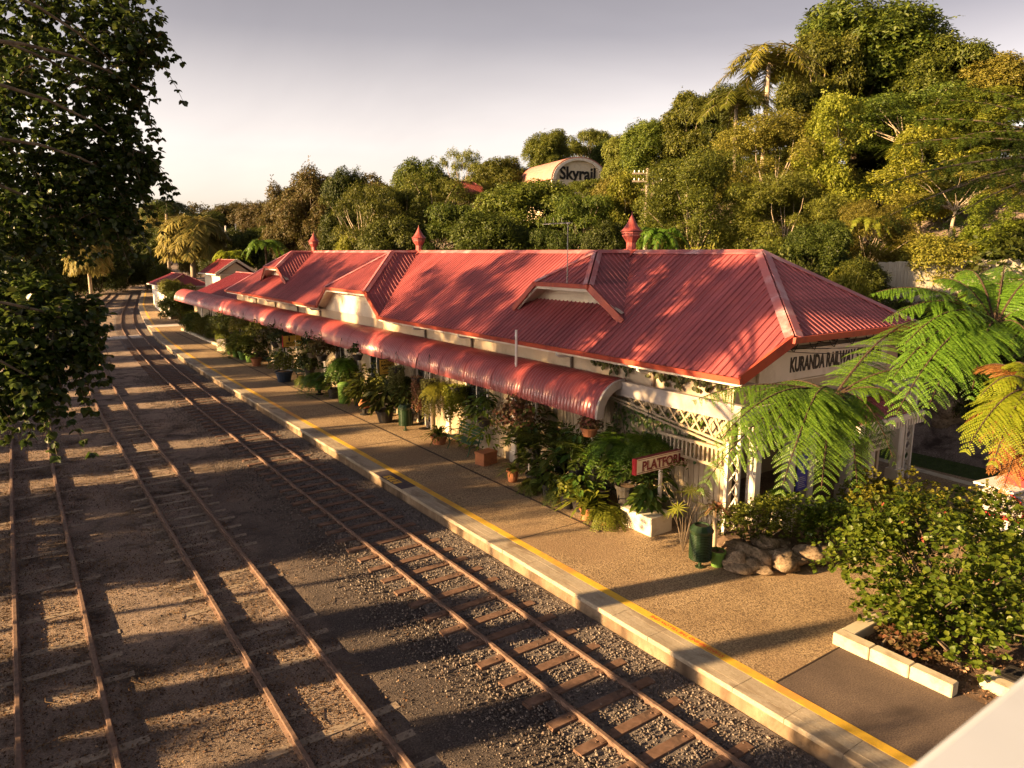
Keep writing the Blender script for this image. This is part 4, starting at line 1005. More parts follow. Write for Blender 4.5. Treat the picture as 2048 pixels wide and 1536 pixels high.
# kiosk cart
kz = .25
ks = thing('kiosk_cart', 'white and red cart with curved clear front, cut by the right edge', 'kiosk cart', (18.9, 6.3, kz), -.15)
MB().bbox(-.75, .95, -.55, .55, .12, .72, .02).build('body', m_pale, ks)
MB().prism([(-.5, .73), (.5, .73), (.5, 1.25), (.25, 1.36), (-.15, 1.36), (-.42, 1.2), (-.52, .95)], 'x', -.7, .9).build('curved_case', mat('m_case', [(.4, .37, .34), (.52, .48, .44)], scale=2, rough=.12, spec=.8), ks)
MB().bbox(-.8, 1.0, -.3, .6, 1.37, 1.42, .01).build('roof', m_pale, ks)
MB().bbox(-.3, 1.0, -.25, .2, 1.42, 1.66, .01).build('header', m_redside, ks)
mb = MB(); mb.box(-.76, -.705, -.56, .56, .70, .78).box(-.76, .96, -.57, -.53, .72, .78); mb.tube([(-.73, -.5, .75), (-.73, -.53, .95), (-.73, -.43, 1.2), (-.73, -.15, 1.37)], .025, 6); mb.build('trim', m_redside, ks)
for sx_ in (-.5, .7):
    for sy_ in (-.5, .5): MB().tube([(sx_, sy_ - .03, .1), (sx_, sy_ + .03, .1)], .1, 12).build('wheel', m_black, ks)
# embankment boulders
for i, (x, y, s) in enumerate(((27.2, 11.5, .9), (28.6, 10.2, 1.1), (27.0, 13.8, .8), (28.9, 12.6, 1.2), (27.6, 8.6, .8), (26.6, 16, .9))):
    o = bpy.data.objects.new('boulder', rocks[i % 5]); COL.objects.link(o); o.location = (x, y, float(terrain(x, y)) + s * .2); o.scale = (s, s * .8, s * .6); o.rotation_euler = (0, 0, i)
    tag(o, 'dark mossy boulder in the shaded bank behind the right lawn', 'boulder', 'boulders of the shaded bank')
# ------------------------------------------------------------------ far buildings
def hip_house(label, x0, x1, y0, y1, ze, zr, zb=.2, ridge='x', m=None, wall=None, gable=False):
    t = thing('outbuilding', label, 'building', ((x0 + x1) / 2, (y0 + y1) / 2, zb))
    m = m or m_roof; cx_, cy_ = (x0 + x1) / 2, (y0 + y1) / 2; mb = MB()
    if ridge == 'x':
        e = (y1 - y0) / 2 * (0 if gable else .9); a, b = Vector((x0 + e, cy_, zr)), Vector((x1 - e, cy_, zr))
        c = [Vector((x0, y0, ze)), Vector((x1, y0, ze)), Vector((x1, y1, ze)), Vector((x0, y1, ze))]
        fs = [[c[0], c[1], b, a], [c[2], c[3], a, b]]; tri = [[c[3], c[0], a], [c[1], c[2], b]]
    else:
        e = (x1 - x0) / 2 * (0 if gable else .9); a, b = Vector((cx_, y0 + e, zr)), Vector((cx_, y1 - e, zr))
        c = [Vector((x0, y0, ze)), Vector((x1, y0, ze)), Vector((x1, y1, ze)), Vector((x0, y1, ze))]
        fs = [[c[3], c[0], a, b], [c[1], c[2], b, a]]; tri = [[c[0], c[1], a], [c[2], c[3], b]]
    for f in fs:
        n_ = (f[1] - f[0]).cross(f[-1] - f[0]); U = (f[1] - f[0]); L = U.length; U.normalize(); V = (n_.cross(U)).normalized(); T = (f[-1] - f[0]).dot(V)
        u3 = (f[3] - f[0]).dot(U); u2 = (f[2] - f[0]).dot(U)
        corr(mb, f[0], U, V, 0, L, lambda u: 0, lin((0, 0 if u3 > .01 else T), (u3 if u3 > .01 else 1e-6, T), (u2 if u2 < L - .01 else L - 1e-6, T), (L, 0 if u2 < L - .01 else T)), pitch=.25)
    if not gable:
        for f in tri: mb.slab(f, (f[1] - f[0]).cross(f[2] - f[0]), .05)
    r = mb.build('roof', m, t, world=True)
    mb = MB(); mb.beam(a + Vector((0, 0, .05)), b + Vector((0, 0, .05)), .22, .06)
    if not gable:
        for p, q in ((a, c[0]), (b, c[1] if ridge == 'x' else c[2])): mb.beam(p + Vector((0, 0, .04)), q + Vector((0, 0, .04)), .18, .05)
        mb.beam(a + Vector((0, 0, .04)), c[3 if ridge == 'x' else 1] + Vector((0, 0, .04)), .18, .05)
    mb.build('ridge_capping', m_cap, r)
    mb = MB(); i = .5
    mb.box(x0 + i, x1 - i, y0 + i, y1 - i, zb, ze + .05)
    if gable:
        if ridge == 'y': mb.prism([(x0 + i, ze), (x1 - i, ze), (cx_, zr - .25)], 'y', y0 + i, y0 + i + .1)
    mb.build('wall', wall or m_wall, t, world=True)
    mb = MB(); mb.box(x0 - .06, x0 + .02, y0, y1, ze - .12, ze + .0); mb.box(x0 + .02, x1, y0 - .06, y0 + .02, ze - .12, ze)
    if gable and ridge == 'y':
        mb.beam((x0 - .05, y0 - .03, ze), (cx_, y0 - .03, zr + .04), .06, .24); mb.beam((x1 + .05, y0 - .03, ze), (cx_, y0 - .03, zr + .04), .06, .24)
    mb.build('gutter', m_white, t, world=True)
    return t
m_roofd = mat('m_roof_dark', [(.17, .024, .03), (.22, .03, .036)], scale=.8, rough=.35, spec=.5)
hip_house('darker red hipped roof building just beyond the station far end', 14.3, 20.6, 57.5, 72, 3.3, 5.1, m=m_roofd, ridge='y')
hip_house('small red gabled pavilion with a white trimmed gable behind the darker roof', 17.6, 21.8, 78, 86, 4.7, 6.1, m=m_roofd, ridge='y', gable=True, wall=m_cream)
hip_house('small red hipped shelter at the far end of the platform left of the palm', 14.9, 20.2, 92, 104, 2.95, 4.3, ridge='y', wall=m_white, m=m_roofd)
t = thing('hoarding', 'white boarded fence with square panels near the far platform end', 'fence', (13.9, 88, .2))
mb = MB(); y = 79.0
while y < 98: 
    x = 13.15 + (y - 79) * .085; mb.box(x, x + .05, y, y + .92, .2, 1.75); y += .95
mb.build('boards', m_white, t, world=True)
mb = MB(); y = 80.0
while y < 97: 
    x = 13.1 + (y - 79) * .085; mb.box(x - .04, x + .02, y, y + 1.6, 1.8, 2.5); y += 3.2
mb.build('panel', m_white, t, world=True)
# building on the hill with the round gable
sk = at(1157, 362, 82); sa = math.radians(-14)
sb = thing('hilltop_building', 'cream hilltop building with round red roof and a big sign among the trees', 'building', (sk[0], sk[1], sk[2] - 5.35), -math.radians(12))
n = 18; W_ = 3.4; Hh = 1.6
arc = [(W_ * math.cos(PI * k / n), 5.0 + .4 + 2.4 * math.sin(PI * k / n)) for k in range(n + 1)]
MB().prism([(-W_, 0)] + [] + [(W_, 0)] + [(x, z) for x, z in arc], 'y', 0, .3).build('wall', m_cream, sb)
arc2 = [(x * 1.07, 5.0 + (z - 5.0) * 1.07) for x, z in arc]
mb = MB()
for k in range(n): mb.prism([arc[k], arc[k + 1], arc2[k + 1], arc2[k]], 'y', -.35, 14)
rf = mb.build('roof', mat('m_roofpale', [(.36, .17, .13), (.44, .22, .17)], scale=1, rough=.5), sb)
mb = MB()
arc3 = [(x * 1.02, 5.0 + (z - 5.0) * 1.02) for x, z in arc]
arc4 = [(x * .9, 5.0 + (z - 5.0) * .92) for x, z in arc]
for k in range(n): mb.prism([arc4[k], arc4[k + 1], arc3[k + 1], arc3[k]], 'y', -.40, -.01)
mb.build('gable_rim', m_white, sb)
text('Skyrail', 1.95, m_black, (-.1, -.03, 6.1), (PI / 2, 0, 0), sb, ext=.02, bold=.055, sx=.92)
MB().box(-4.1, -3.56, .2, 14, 0, 5.1).box(3.56, 6.5, .4, 14, 0, 4.4).build('wing', m_wall, sb)
sk2 = at(880, 368, 88)
hip_house('long red roofed building half hidden by trees left of the hilltop building', sk2[0] - 6, sk2[0] + 9, sk2[1] - 4, sk2[1] + 5, sk2[2] - 2.2, sk2[2] + .5, zb=sk2[2] - 7, m=m_rooftrim, wall=m_cream)
# power pole
pl = at(1293, 415, 52); pz = float(terrain(pl[0], pl[1]))
pt = at(1290, 338, 52)[2] - pz
m_wood = mat('m_wood', [(.20, .16, .12), (.32, .27, .21)], scale=3, rough=.9, stretch=(4, 4, .4))
po_ = thing('power_pole', 'wooden power pole with crossarms standing in front of the light green tree', 'power pole', (pl[0], pl[1], pz))
MB().tube([(0, 0, 0), (0, 0, pt)], [.17, .12], 8).build('pole', m_wood, po_)
mb = MB()
dv = Vector((.82, -.57, 0))
for z, L in ((pt - .35, 1.15), (pt - .9, 1.15), (pt - 1.5, .45)): mb.beam(-dv * L * .95 + Vector((.1, .1, z)), dv * L * 1.15 + Vector((.1, .1, z)), .1, .12)
mb.build('crossarm', m_wood, po_)
mb = MB()
for z, L in ((pt - .29, 1.1), (pt - .84, 1.1)):
    for k in range(7):
        p = dv * (-.95 + .33 * k) + Vector((.1, .1, z)); mb.lathe([(.03, 0), (.05, .04), (.05, .12), (.02, .17)], 8, p)
mb.build('insulator', m_pvc, po_)
# poles far down the line, lamp post, fence along the curve
for x, y_, d, lab in ((452, 470, 118, 'far pale pole with crossarm left of the tree ferns, nearer the palm'), (472, 465, 124, 'far pale pole just right of another, above the small gabled roof')):
    p = at(x, y_, d); zt = p[2] + 1.5
    q = thing('telegraph_pole', lab, 'pole', (p[0], p[1], 0), .5)
    MB().tube([(0, 0, 0), (0, 0, zt)], .11, 6).build('pole', m_pvc, q); MB().beam((-1.2, 0, zt - 1.2), (1.2, 0, zt - 1.2), .1, .1).beam((-1, 0, zt - 2.6), (.6, 0, zt - 2.6), .1, .1).build('crossarm', m_pvc, q)
p = gnd(156, 574, 0); lp = thing('lamp_post', 'slim pale lamp post standing behind the golden weeping palm at left', 'lamp post', (p[0], p[1], -.1))
MB().tube([(0, 0, 0), (0, 0, 4.6)], [.09, .06], 8).build('pole', m_pvc, lp); MB().beam((0, 0, 4.6), (.8, 0, 4.75), .12, .09).build('lamp', m_pvc, lp)
fp = [gnd(*q, 0) for q in ((140, 583), (185, 574), (225, 565), (262, 558), (292, 553))]
ff = thing('railing_fence', 'long low grey fence along the outside of the far track curve', 'fence', (fp[1][0], fp[1][1], -.1))
mb = MB(); m2 = MB()
for a, b in zip(fp[:-1], fp[1:]):
    for z in (.5, 1.0, 1.5): mb.beam((a[0], a[1], z), (b[0], b[1], z), .06, .06)
    m2.beam((a[0], a[1], .62), (b[0], b[1], .62), .03, 1.1)
    for k in range(6):
        q = a + (b - a) * k / 6; mb.box(q[0] - .04, q[0] + .04, q[1] - .04, q[1] + .04, -.1, 1.6)
mb.build('posts_and_rails', m_fascia, ff, world=True); m2.build('mesh_panel', m_pipe, ff, world=True)
# ------------------------------------------------------------------ leaf materials
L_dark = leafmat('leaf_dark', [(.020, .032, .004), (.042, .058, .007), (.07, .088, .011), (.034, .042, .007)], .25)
L_mid = leafmat('leaf_mid', [(.030, .050, .007), (.070, .098, .011), (.125, .15, .016), (.05, .065, .010)], .3)
L_olive = leafmat('leaf_olive', [(.07, .084, .011), (.14, .155, .018), (.22, .22, .03), (.10, .098, .018)], .3)
L_bright = leafmat('leaf_bright', [(.10, .13, .012), (.16, .19, .018), (.22, .24, .025), (.12, .14, .018)], .4)
L_gold = leafmat('leaf_gold', [(.16, .13, .03), (.25, .20, .05), (.34, .28, .08), (.12, .13, .03)], .35, hue=.01)
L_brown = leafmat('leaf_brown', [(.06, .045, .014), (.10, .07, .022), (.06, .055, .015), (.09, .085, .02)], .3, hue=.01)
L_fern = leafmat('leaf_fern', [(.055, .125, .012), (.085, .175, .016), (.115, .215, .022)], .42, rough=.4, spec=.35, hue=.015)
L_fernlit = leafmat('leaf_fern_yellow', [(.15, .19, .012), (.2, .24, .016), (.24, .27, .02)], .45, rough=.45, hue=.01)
L_dead = leafmat('leaf_dead', [(.20, .075, .02), (.30, .12, .035), (.36, .17, .06)], .3, hue=.01)
L_big = leafmat('leaf_bigtree', [(.022, .042, .010), (.042, .072, .014), (.075, .11, .022), (.05, .06, .016)], .4, rough=.32, spec=.5, hue=.01)
L_shrub = leafmat('leaf_shrub', [(.045, .085, .008), (.08, .13, .012), (.12, .17, .016), (.16, .20, .02)], .35, rough=.45, spec=.35, hue=.01)
L_lily = leafmat('leaf_lily', [(.03, .07, .012), (.06, .115, .016), (.12, .17, .025), (.04, .06, .014)], .35, rough=.4, spec=.4, hue=.025)
L_red = leafmat('leaf_red', [(.12, .045, .028), (.2, .085, .05), (.07, .07, .02), (.25, .14, .08), (.05, .07, .015)], .35, hue=.02)
L_string = leafmat('leaf_string', [(.22, .22, .07), (.30, .29, .10), (.16, .17, .05)], .35, hue=.01)
L_pinkstring = leafmat('leaf_pinkstring', [(.33, .12, .08), (.4, .22, .13), (.25, .18, .08)], .3, hue=.01)
L_flower = leafmat('leaf_flower', [(.45, .12, .05), (.5, .2, .1), (.4, .08, .05)], .3, hue=.02)
m_bark = mat('m_bark', [(.06, .045, .03), (.13, .10, .07), (.2, .16, .11)], scale=3, rough=.95, bump=.6, bscale=20, bdist=.02, stretch=(2, 2, .5))
m_barkpale = mat('m_barkpale', [(.22, .17, .12), (.34, .28, .2), (.42, .35, .26)], scale=2, rough=.9, stretch=(2, 2, .5))
m_fernbark = mat('m_fernbark', [(.035, .022, .014), (.09, .06, .035)], scale=12, rough=.98, bump=1, bscale=30, bdist=.04)
m_terra = mat('m_terra', [(.36, .14, .06), (.44, .18, .08)], scale=5, rough=.8, bump=.2, bscale=40, bdist=.004, stain=(.28, .12, .06), stainscale=5)
m_potgreen = mat('m_potgreen', [(.10, .2, .035), (.14, .25, .05)], scale=4, rough=.5)
m_potblue = mat('m_potblue', [(.02, .035, .06), (.035, .05, .08)], scale=4, rough=.35)
m_potdark = mat('m_potdark', [(.025, .022, .02), (.05, .045, .04)], scale=4, rough=.6)
m_potwhite = mat('m_potwhite', [(.62, .56, .44), (.7, .64, .5)], scale=3, rough=.7, stain=(.5, .42, .3), stainscale=3)
# ------------------------------------------------------------------ trees
def limb_paths(base, tips, rng, r0, nmid=3):
    mb = MB()
    for tip in tips:
        a, b = Vector(base), Vector(tip); pts = [a]
        for i in range(1, nmid + 1):
            t = i / (nmid + 1); p = a.lerp(b, t); p += Vector((rng.uniform(-.2, .2), rng.uniform(-.2, .2), rng.uniform(0, .3))) * (b - a).length * .18
            pts.append(p)
        pts.append(b); n = len(pts)
        mb.tube(pts, [r0 * (1 - .82 * i / (n - 1)) for i in range(n)], 6, cap=False)
    return mb
def make_tree(name, H, W, n_clumps, cr, per_area, leaf, T, lm, bm, seed, crown0=.32, flat=1.0, up=.5, shape='round', trunk_r=.22, extra=0.0, forks=9):
    global NR
    NR = np.random.default_rng(seed); rng = random.Random(seed)
    root = thing(name, 'x', 'tree'); clumps = []
    zc = H * (crown0 + 1) / 2; rz = H * (1 - crown0) / 2; rx = W / 2
    for i in range(n_clumps):
        for _ in range(60):
            d = NR.normal(size=3); d /= np.linalg.norm(d); q = NR.uniform(.45, 1.0) ** .6
            p = d * q
            if shape == 'umbrella' and p[2] < .0: continue
            if shape == 'round' and p[2] < -.75: continue
            break
        r = cr * rng.uniform(.65, 1.25)
        c = np.array([p[0] * (rx - r * .6), p[1] * (rx - r * .6), zc + p[2] * (rz - r * .5)])
        if shape == 'column': c[0] *= .75 + .25 * (1 - abs(p[2])); c[1] *= .75 + .25 * (1 - abs(p[2]))
        clumps.append((c, (r, r, r * flat)))
    P, N = clump_leaves(clumps, per_area, up=up)
    k = len(P)
    if extra: # stray twigs leaving the outline
        j = NR.integers(0, k, int(k * extra)); P = np.concatenate([P, P[j] + (P[j] - [0, 0, zc]) * NR.uniform(.03, .12, (len(j), 1)) + NR.normal(0, .15, (len(j), 3))]); N = np.concatenate([N, N[j]]); k = len(P)
    bake('crown', T, P, frames(N), leaf * NR.uniform(.65, 1.25, k), lm, root)
    mb = MB(); top = H * (crown0 + .15)
    mb.tube([(0, 0, -1.0), (rng.uniform(-.1, .1), rng.uniform(-.1, .1), top * .5), (rng.uniform(-.3, .3), rng.uniform(-.3, .3), top)], [trunk_r * 1.25, trunk_r, trunk_r * .8], 9)
    tips = [clumps[i][0] for i in range(min(forks, n_clumps))]
    l_ = limb_paths((0, 0, top * .8), tips, rng, trunk_r * .55); mb.add(l_.v, l_.f)
    mb.build('trunk', bm, root, smooth=True)
    root['H'] = H; root['W'] = W
    return root
PROTO = {}
def proto(k, *a, **kw): PROTO[k] = [make_tree(*a, **kw), 0]
proto('dense', 'broadleaf_tree', 14, 10, 46, 1.55, 9, .62, T_SPRAY, L_mid, m_bark, 21, extra=.03)
proto('dense2', 'broadleaf_tree', 13, 11, 42, 1.7, 8.5, .66, T_SPRAY, L_mid, m_barkpale, 22, flat=.75, extra=.03)
proto('tall', 'broadleaf_tree', 17, 9, 48, 1.45, 9, .62, T_SPRAY, L_dark, m_bark, 23, crown0=.2, shape='column', extra=.04)
proto('olive', 'small_leaved_tree', 12, 11, 80, 1.1, 13, .36, T_SPRAY2, L_olive, m_barkpale, 24, crown0=.12, extra=.1, trunk_r=.14, forks=16)
proto('bright', 'bright_leaved_tree', 12, 7, 40, 1.0, 10, .58, T_SPRAY2, L_bright, m_barkpale, 25, crown0=.1, extra=.08, trunk_r=.12, shape='column')
proto('layer', 'spreading_tree', 9, 11, 40, 1.5, 8, .5, T_SPRAY, L_mid, m_barkpale, 26, crown0=.3, flat=.38, shape='umbrella', up=.9, trunk_r=.16, forks=20)
proto('airy', 'spreading_tree', 12, 12, 34, 1.25, 8, .5, T_SPRAY2, L_olive, m_barkpale, 27, crown0=.42, flat=.5, up=.8, trunk_r=.15, forks=24, extra=.06)
proto('shrub', 'shrub', 3.2, 4.2, 30, .75, 20, .34, T_SPRAY, L_mid, m_bark, 28, crown0=-.05, trunk_r=.07, extra=.06)
NR = np.random.default_rng(77)
def set_mat(root, m):
    for c in root.children:
        if c.name.startswith(('crown', 'fronds')):
            s = c.material_slots[0]; s.link = 'OBJECT'; s.material = m
def put(k, loc, h, wd, label, m=None, group=None, rot=None, cat=None, tilt=(0, 0)):
    root, used = PROTO[k]; H, W = root['H'], root['W']
    sc = (wd / W, wd / W, h / H); rz_ = R.uniform(0, 6.28) if rot is None else rot
    if not used:
        o = root; PROTO[k][1] = 1; o.location = loc; o.scale = sc; o.rotation_euler = (tilt[0], tilt[1], rz_); o['label'] = label
        if group: o['group'] = group
        elif 'group' in o: del o['group']
    else:
        o = copy_tree(root, loc, rz_, sc, label, group, tilt)
        if not group and 'group' in o: del o['group']
    for c in o.children:
        if c.name.startswith(('crown', 'fronds')) : pass
    OVR.append((o, m))
    if cat: o['category'] = cat
    return o
OVR = []
def tree_px(k, px, ptop, wpx, d, label, m=None, zmin=None, sink=0, **kw):
    p = at(px, ptop, d); g = float(terrain(p[0], p[1])) - .1
    return put(k, (p[0], p[1], g), max(2.0, p[2] - g), wpx / F_PX * d, label, m, **kw)
BG = 'trees on the hill behind the station'
G2 = 'trees behind the station roof'
# right hill, nearest last
for a in [
 ('dense', 1735, 0, 330, 62, 'tallest dark green dome of a tree on the hill skyline at right', L_mid),
 ('dense2', 1650, 55, 200, 60, 'dark crown leaning left of the tallest hilltop dome', L_mid),
 ('dense2', 1880, 70, 220, 58, 'bushy crown right of the tallest hilltop dome, a little lower', L_mid),
 ('dense', 1998, 105, 190, 56, 'half cropped crown on the skyline near the right edge', L_olive),
 ('tall', 1462, 140, 130, 64, 'dark rounded crown on the skyline left of the weeping palm', L_dark),
 ('dense2', 1385, 178, 150, 66, 'mid green crown on the sloping skyline between power pole and weeping palm', L_mid),
 ('dense', 1310, 235, 150, 68, 'lower mid green crown on the skyline above the power pole', L_mid),
 ('dense2', 1255, 262, 110, 72, 'small bright topped crown right of the hilltop building', L_olive),
 ('dense', 1800, 190, 280, 66, 'dark crown filling the gap behind the open branched tree', L_dark),
 ('tall', 1800, 300, 210, 61, 'dark tree low between the open branched tree and the bright column', L_dark),
 ('dense2', 1765, 262, 190, 63, 'dark crown seen through the gap right of the bright column', L_mid),
 ('tall', 1575, 250, 200, 61, 'dark tree filling the slope beneath the skyline palm', L_dark),
 ('dense', 2055, 290, 220, 54, 'dark crown at the right edge behind the feathery branches', L_dark),
 ('tall', 1960, 300, 200, 55, 'dark tree behind the thin tree with twisted limbs', L_dark),
 ('olive', 1560, 225, 330, 50, 'broad olive tree in the middle of the slope below the weeping palm', L_olive),
 ('airy', 1830, 170, 320, 50, 'open branched tree with pale limbs below the tallest dome', L_mid),
 ('tall', 1950, 160, 210, 48, 'yellowish tree behind the feathery dark branches at right', L_bright),
 ('bright', 1688, 165, 165, 46, 'bright yellow green column of a tree in the middle of the slope', L_bright),
 ('olive', 1410, 300, 300, 46, 'large fine leaved olive tree behind the near roof ridge', L_mid),
 ('olive', 1580, 345, 260, 43, 'fine leaved olive tree behind the roof end, below the bright column', L_olive),
 ('bright', 1262, 330, 120, 55, 'light green drooping leaved tree beside the power pole', L_bright),
 ('bright', 1860, 235, 190, 41, 'feathery yellow green tree right of the bright column', L_bright),
 ('olive', 1740, 400, 200, 38, 'low olive thicket tree left of the paling fence', L_olive),
 ('airy', 1920, 330, 270, 39, 'thin tree with twisted pale limbs above the paling fence', L_olive),
 ('bright', 1990, 380, 140, 36, 'yellow green sapling over the right end of the paling fence', L_bright),
 ('dense', 1640, 440, 150, 35, 'dark bushy tree just behind the station end roof', L_dark),
 ('tall', 1725, 500, 130, 33, 'dark low tree in front of the left end of the paling fence', L_dark),
 ]:
    tree_px(*a, group=BG)
for a in [
 ('dense', 1095, 258, 105, 105, 'round dark crown standing alone on the skyline left of the hilltop building', L_mid),
 ('layer', 1185, 246, 120, 112, 'flat topped crown on the skyline above the hilltop building roof', L_mid),
 ('tall', 1215, 262, 80, 108, 'dark crown right above the round gable of the hilltop building', L_dark),
 ('airy', 920, 285, 110, 92, 'thin crowned tree sticking up left of the hilltop building', L_olive),
 ('dense2', 1010, 312, 130, 90, 'green crown just left of the round roofed hilltop building', L_mid),
 ('dense', 845, 318, 140, 84, 'crown rising above the long hidden red roof', L_mid),
 ('layer', 800, 355, 160, 72, 'layered tree over the middle roof vent', L_mid),
 ('tall', 625, 312, 140, 88, 'tallest dark brownish tree behind the farthest roof vent', L_brown),
 ('tall', 570, 345, 110, 92, 'dark brownish tree left of the tallest one behind the roof', L_brown),
 ('dense', 690, 335, 110, 86, 'dark crown right of the tallest brownish tree', L_dark),
 ('airy', 720, 350, 190, 66, 'tree with pale forked trunk seen behind the big gable roof', L_mid),
 ('airy', 870, 338, 190, 74, 'airy tree veiling the long red roof left of the hilltop building', L_mid),
 ('dense2', 1235, 345, 110, 58, 'green tree covering the right end of the hilltop building', L_olive),
 ('layer', 1190, 349, 120, 74, 'leafy crown hiding the lower right of the hilltop sign', L_mid),
 ('layer', 930, 390, 210, 62, 'wide layered crown behind the centre of the roof', L_mid),
 ('dense2', 1060, 355, 230, 60, 'dense tree hiding the foot of the hilltop building', L_mid),
 ('layer', 1165, 370, 180, 56, 'layered crown directly below the hilltop sign', L_mid),
 ('dense', 985, 425, 200, 52, 'dark tree behind the roof between the middle and nearest vents', L_dark),
 ('layer', 1120, 440, 170, 50, 'low layered tree behind the TV antenna', L_dark),
 ('dense2', 800, 430, 170, 55, 'dark low tree behind the middle roof vent', L_dark),
 ('bright', 690, 462, 80, 60, 'small pale green tree beside the farthest roof vent', L_bright),
 ('dense', 1215, 440, 120, 47, 'shaded tree behind the nearest roof vent', L_dark),
 ('tall', 880, 470, 120, 50, 'dark undergrowth tree along the ridge line left of centre', L_dark),
 ('tall', 690, 400, 120, 74, 'dark slim tree behind the farthest dormer', L_dark),
 ]:
    tree_px(*a, group=G2)
for a in [
 ('dense', 520, 400, 110, 130, 'brown tinged crown at the far treeline next to the big dark trees', L_brown),
 ('dense2', 460, 402, 120, 150, 'brownish far crown above the tree ferns', L_brown),
 ('tall', 415, 408, 100, 140, 'dark far crown above the golden palm', L_dark),
 ('bright', 372, 418, 70, 135, 'small yellow far crown above the golden palm', L_gold),
 ('dense', 318, 404, 90, 150, 'yellowish far crown beside the dark overhanging tree', L_gold),
 ('dense', 330, 450, 130, 125, 'dark crown behind the golden palm on its left', L_dark),
 ('tall', 440, 445, 120, 112, 'dark tree filling the gap behind the two far poles', L_dark),
 ('dense2', 520, 450, 120, 96, 'dark tree behind the spreading tree fern', L_dark),
 ('dense', 265, 470, 130, 150, 'deep shaded tree on the outside of the far track curve', L_dark),
 ('dense2', 195, 440, 150, 140, 'tall shaded tree behind the railing fence of the curve', L_dark),
 ('tall', 120, 430, 140, 128, 'shaded tree behind the lamp post at left', L_dark),
 ('dense', 40, 440, 150, 116, 'shaded tree near the left edge behind the overhanging branches', L_dark),
 ('shrub', 40, 470, 170, 92, 'broad dark thicket near the left edge under the overhanging tree', L_dark),
 ('shrub', 120, 480, 150, 100, 'broad dark thicket left of the lamp post', L_dark),
 ('shrub', 190, 500, 120, 118, 'dark thicket just right of the lamp post', L_dark),
 ('shrub', 255, 490, 130, 140, 'dark thicket beyond the track curve', L_dark),
 ('shrub', 225, 530, 90, 125, 'dark bush behind the railing fence', L_dark),
 ('shrub', 290, 520, 80, 128, 'dark bush near the end of the railing fence', L_dark),
 ('shrub', 325, 530, 60, 105, 'green bush beside the far small shelter', L_mid),
 ]:
    tree_px(*a, group='far trees along the line')
# distant wooded ridge, one mass
P = []; N = []
cl = []
for i in range(420):
    x = R.uniform(-60, 330); y = R.uniform(190, 420); z = float(terrain(x, y)) + R.uniform(2, 9)
    cl.append((np.array([x, y, z]), (R.uniform(4, 7),) * 2 + (R.uniform(3, 5),)))
P, N = clump_leaves(cl, .55, up=.5)
tag(bake('distant_forest', T_SPRAY, P, frames(N), 2.4 * NR.uniform(.6, 1.2, len(P)), L_brown), kind='stuff')
cl = []
for i in range(520):
    y = R.uniform(4, 105); x = 25.5 + max(0, y - 60) * .22 + 2.5 + 46 * R.random(); r_ = R.uniform(.9, 2.0)
    cl.append((np.array([x, y, float(terrain(x, y)) + r_ * .45]), (r_, r_, r_ * R.uniform(.7, 1.3))))
P, N = clump_leaves(cl, 3.2, up=.5)
tag(bake('hillside_undergrowth', T_SPRAY, P, frames(N), .75 * NR.uniform(.6, 1.2, len(P)), L_dark), kind='stuff')
# undergrowth on the slope: shrubs one can tell apart only by place
for i, (px, pt, wp, d, lab, m) in enumerate([
 (1310, 520, 130, 34, 'bush behind the roof ridge right of the nearest vent', L_mid), (1420, 500, 150, 36, 'olive bush behind the roof ridge above the end hip', L_olive), (1530, 490, 130, 34, 'bush right at the end of the roof ridge', L_mid),
 (1620, 530, 130, 31, 'dark bush below the roof end hip', L_dark), (1700, 545, 120, 29, 'sunlit yellowish bush beside the hip, left of the fence', L_bright), (1880, 470, 150, 36, 'bush hanging over the paling fence', L_olive),
 (1820, 480, 120, 38, 'feathery bush above the left part of the paling fence', L_bright), (2030, 440, 130, 36, 'bush above the fence at the right edge', L_mid), (1960, 700, 150, 27, 'dark green bush on the bank below the fence at right', L_dark), (1900, 690, 130, 28, 'shaded bush behind the right end of the station', L_dark),
 (2040, 730, 130, 26, 'shaded bush on the bank at the right edge', L_dark), (1960, 800, 120, 24.5, 'dark low bush above the boulders', L_dark), (1890, 610, 160, 31, 'dark bush under the fence behind the fern fronds', L_dark), (2000, 600, 170, 31, 'bush beneath the paling fence near the right edge', L_dark), (1780, 600, 130, 30, 'dark bush between the roof corner and the fence', L_dark)]):
    tree_px('shrub', px, pt, wp, d, lab, m, group='bushes on the bank')
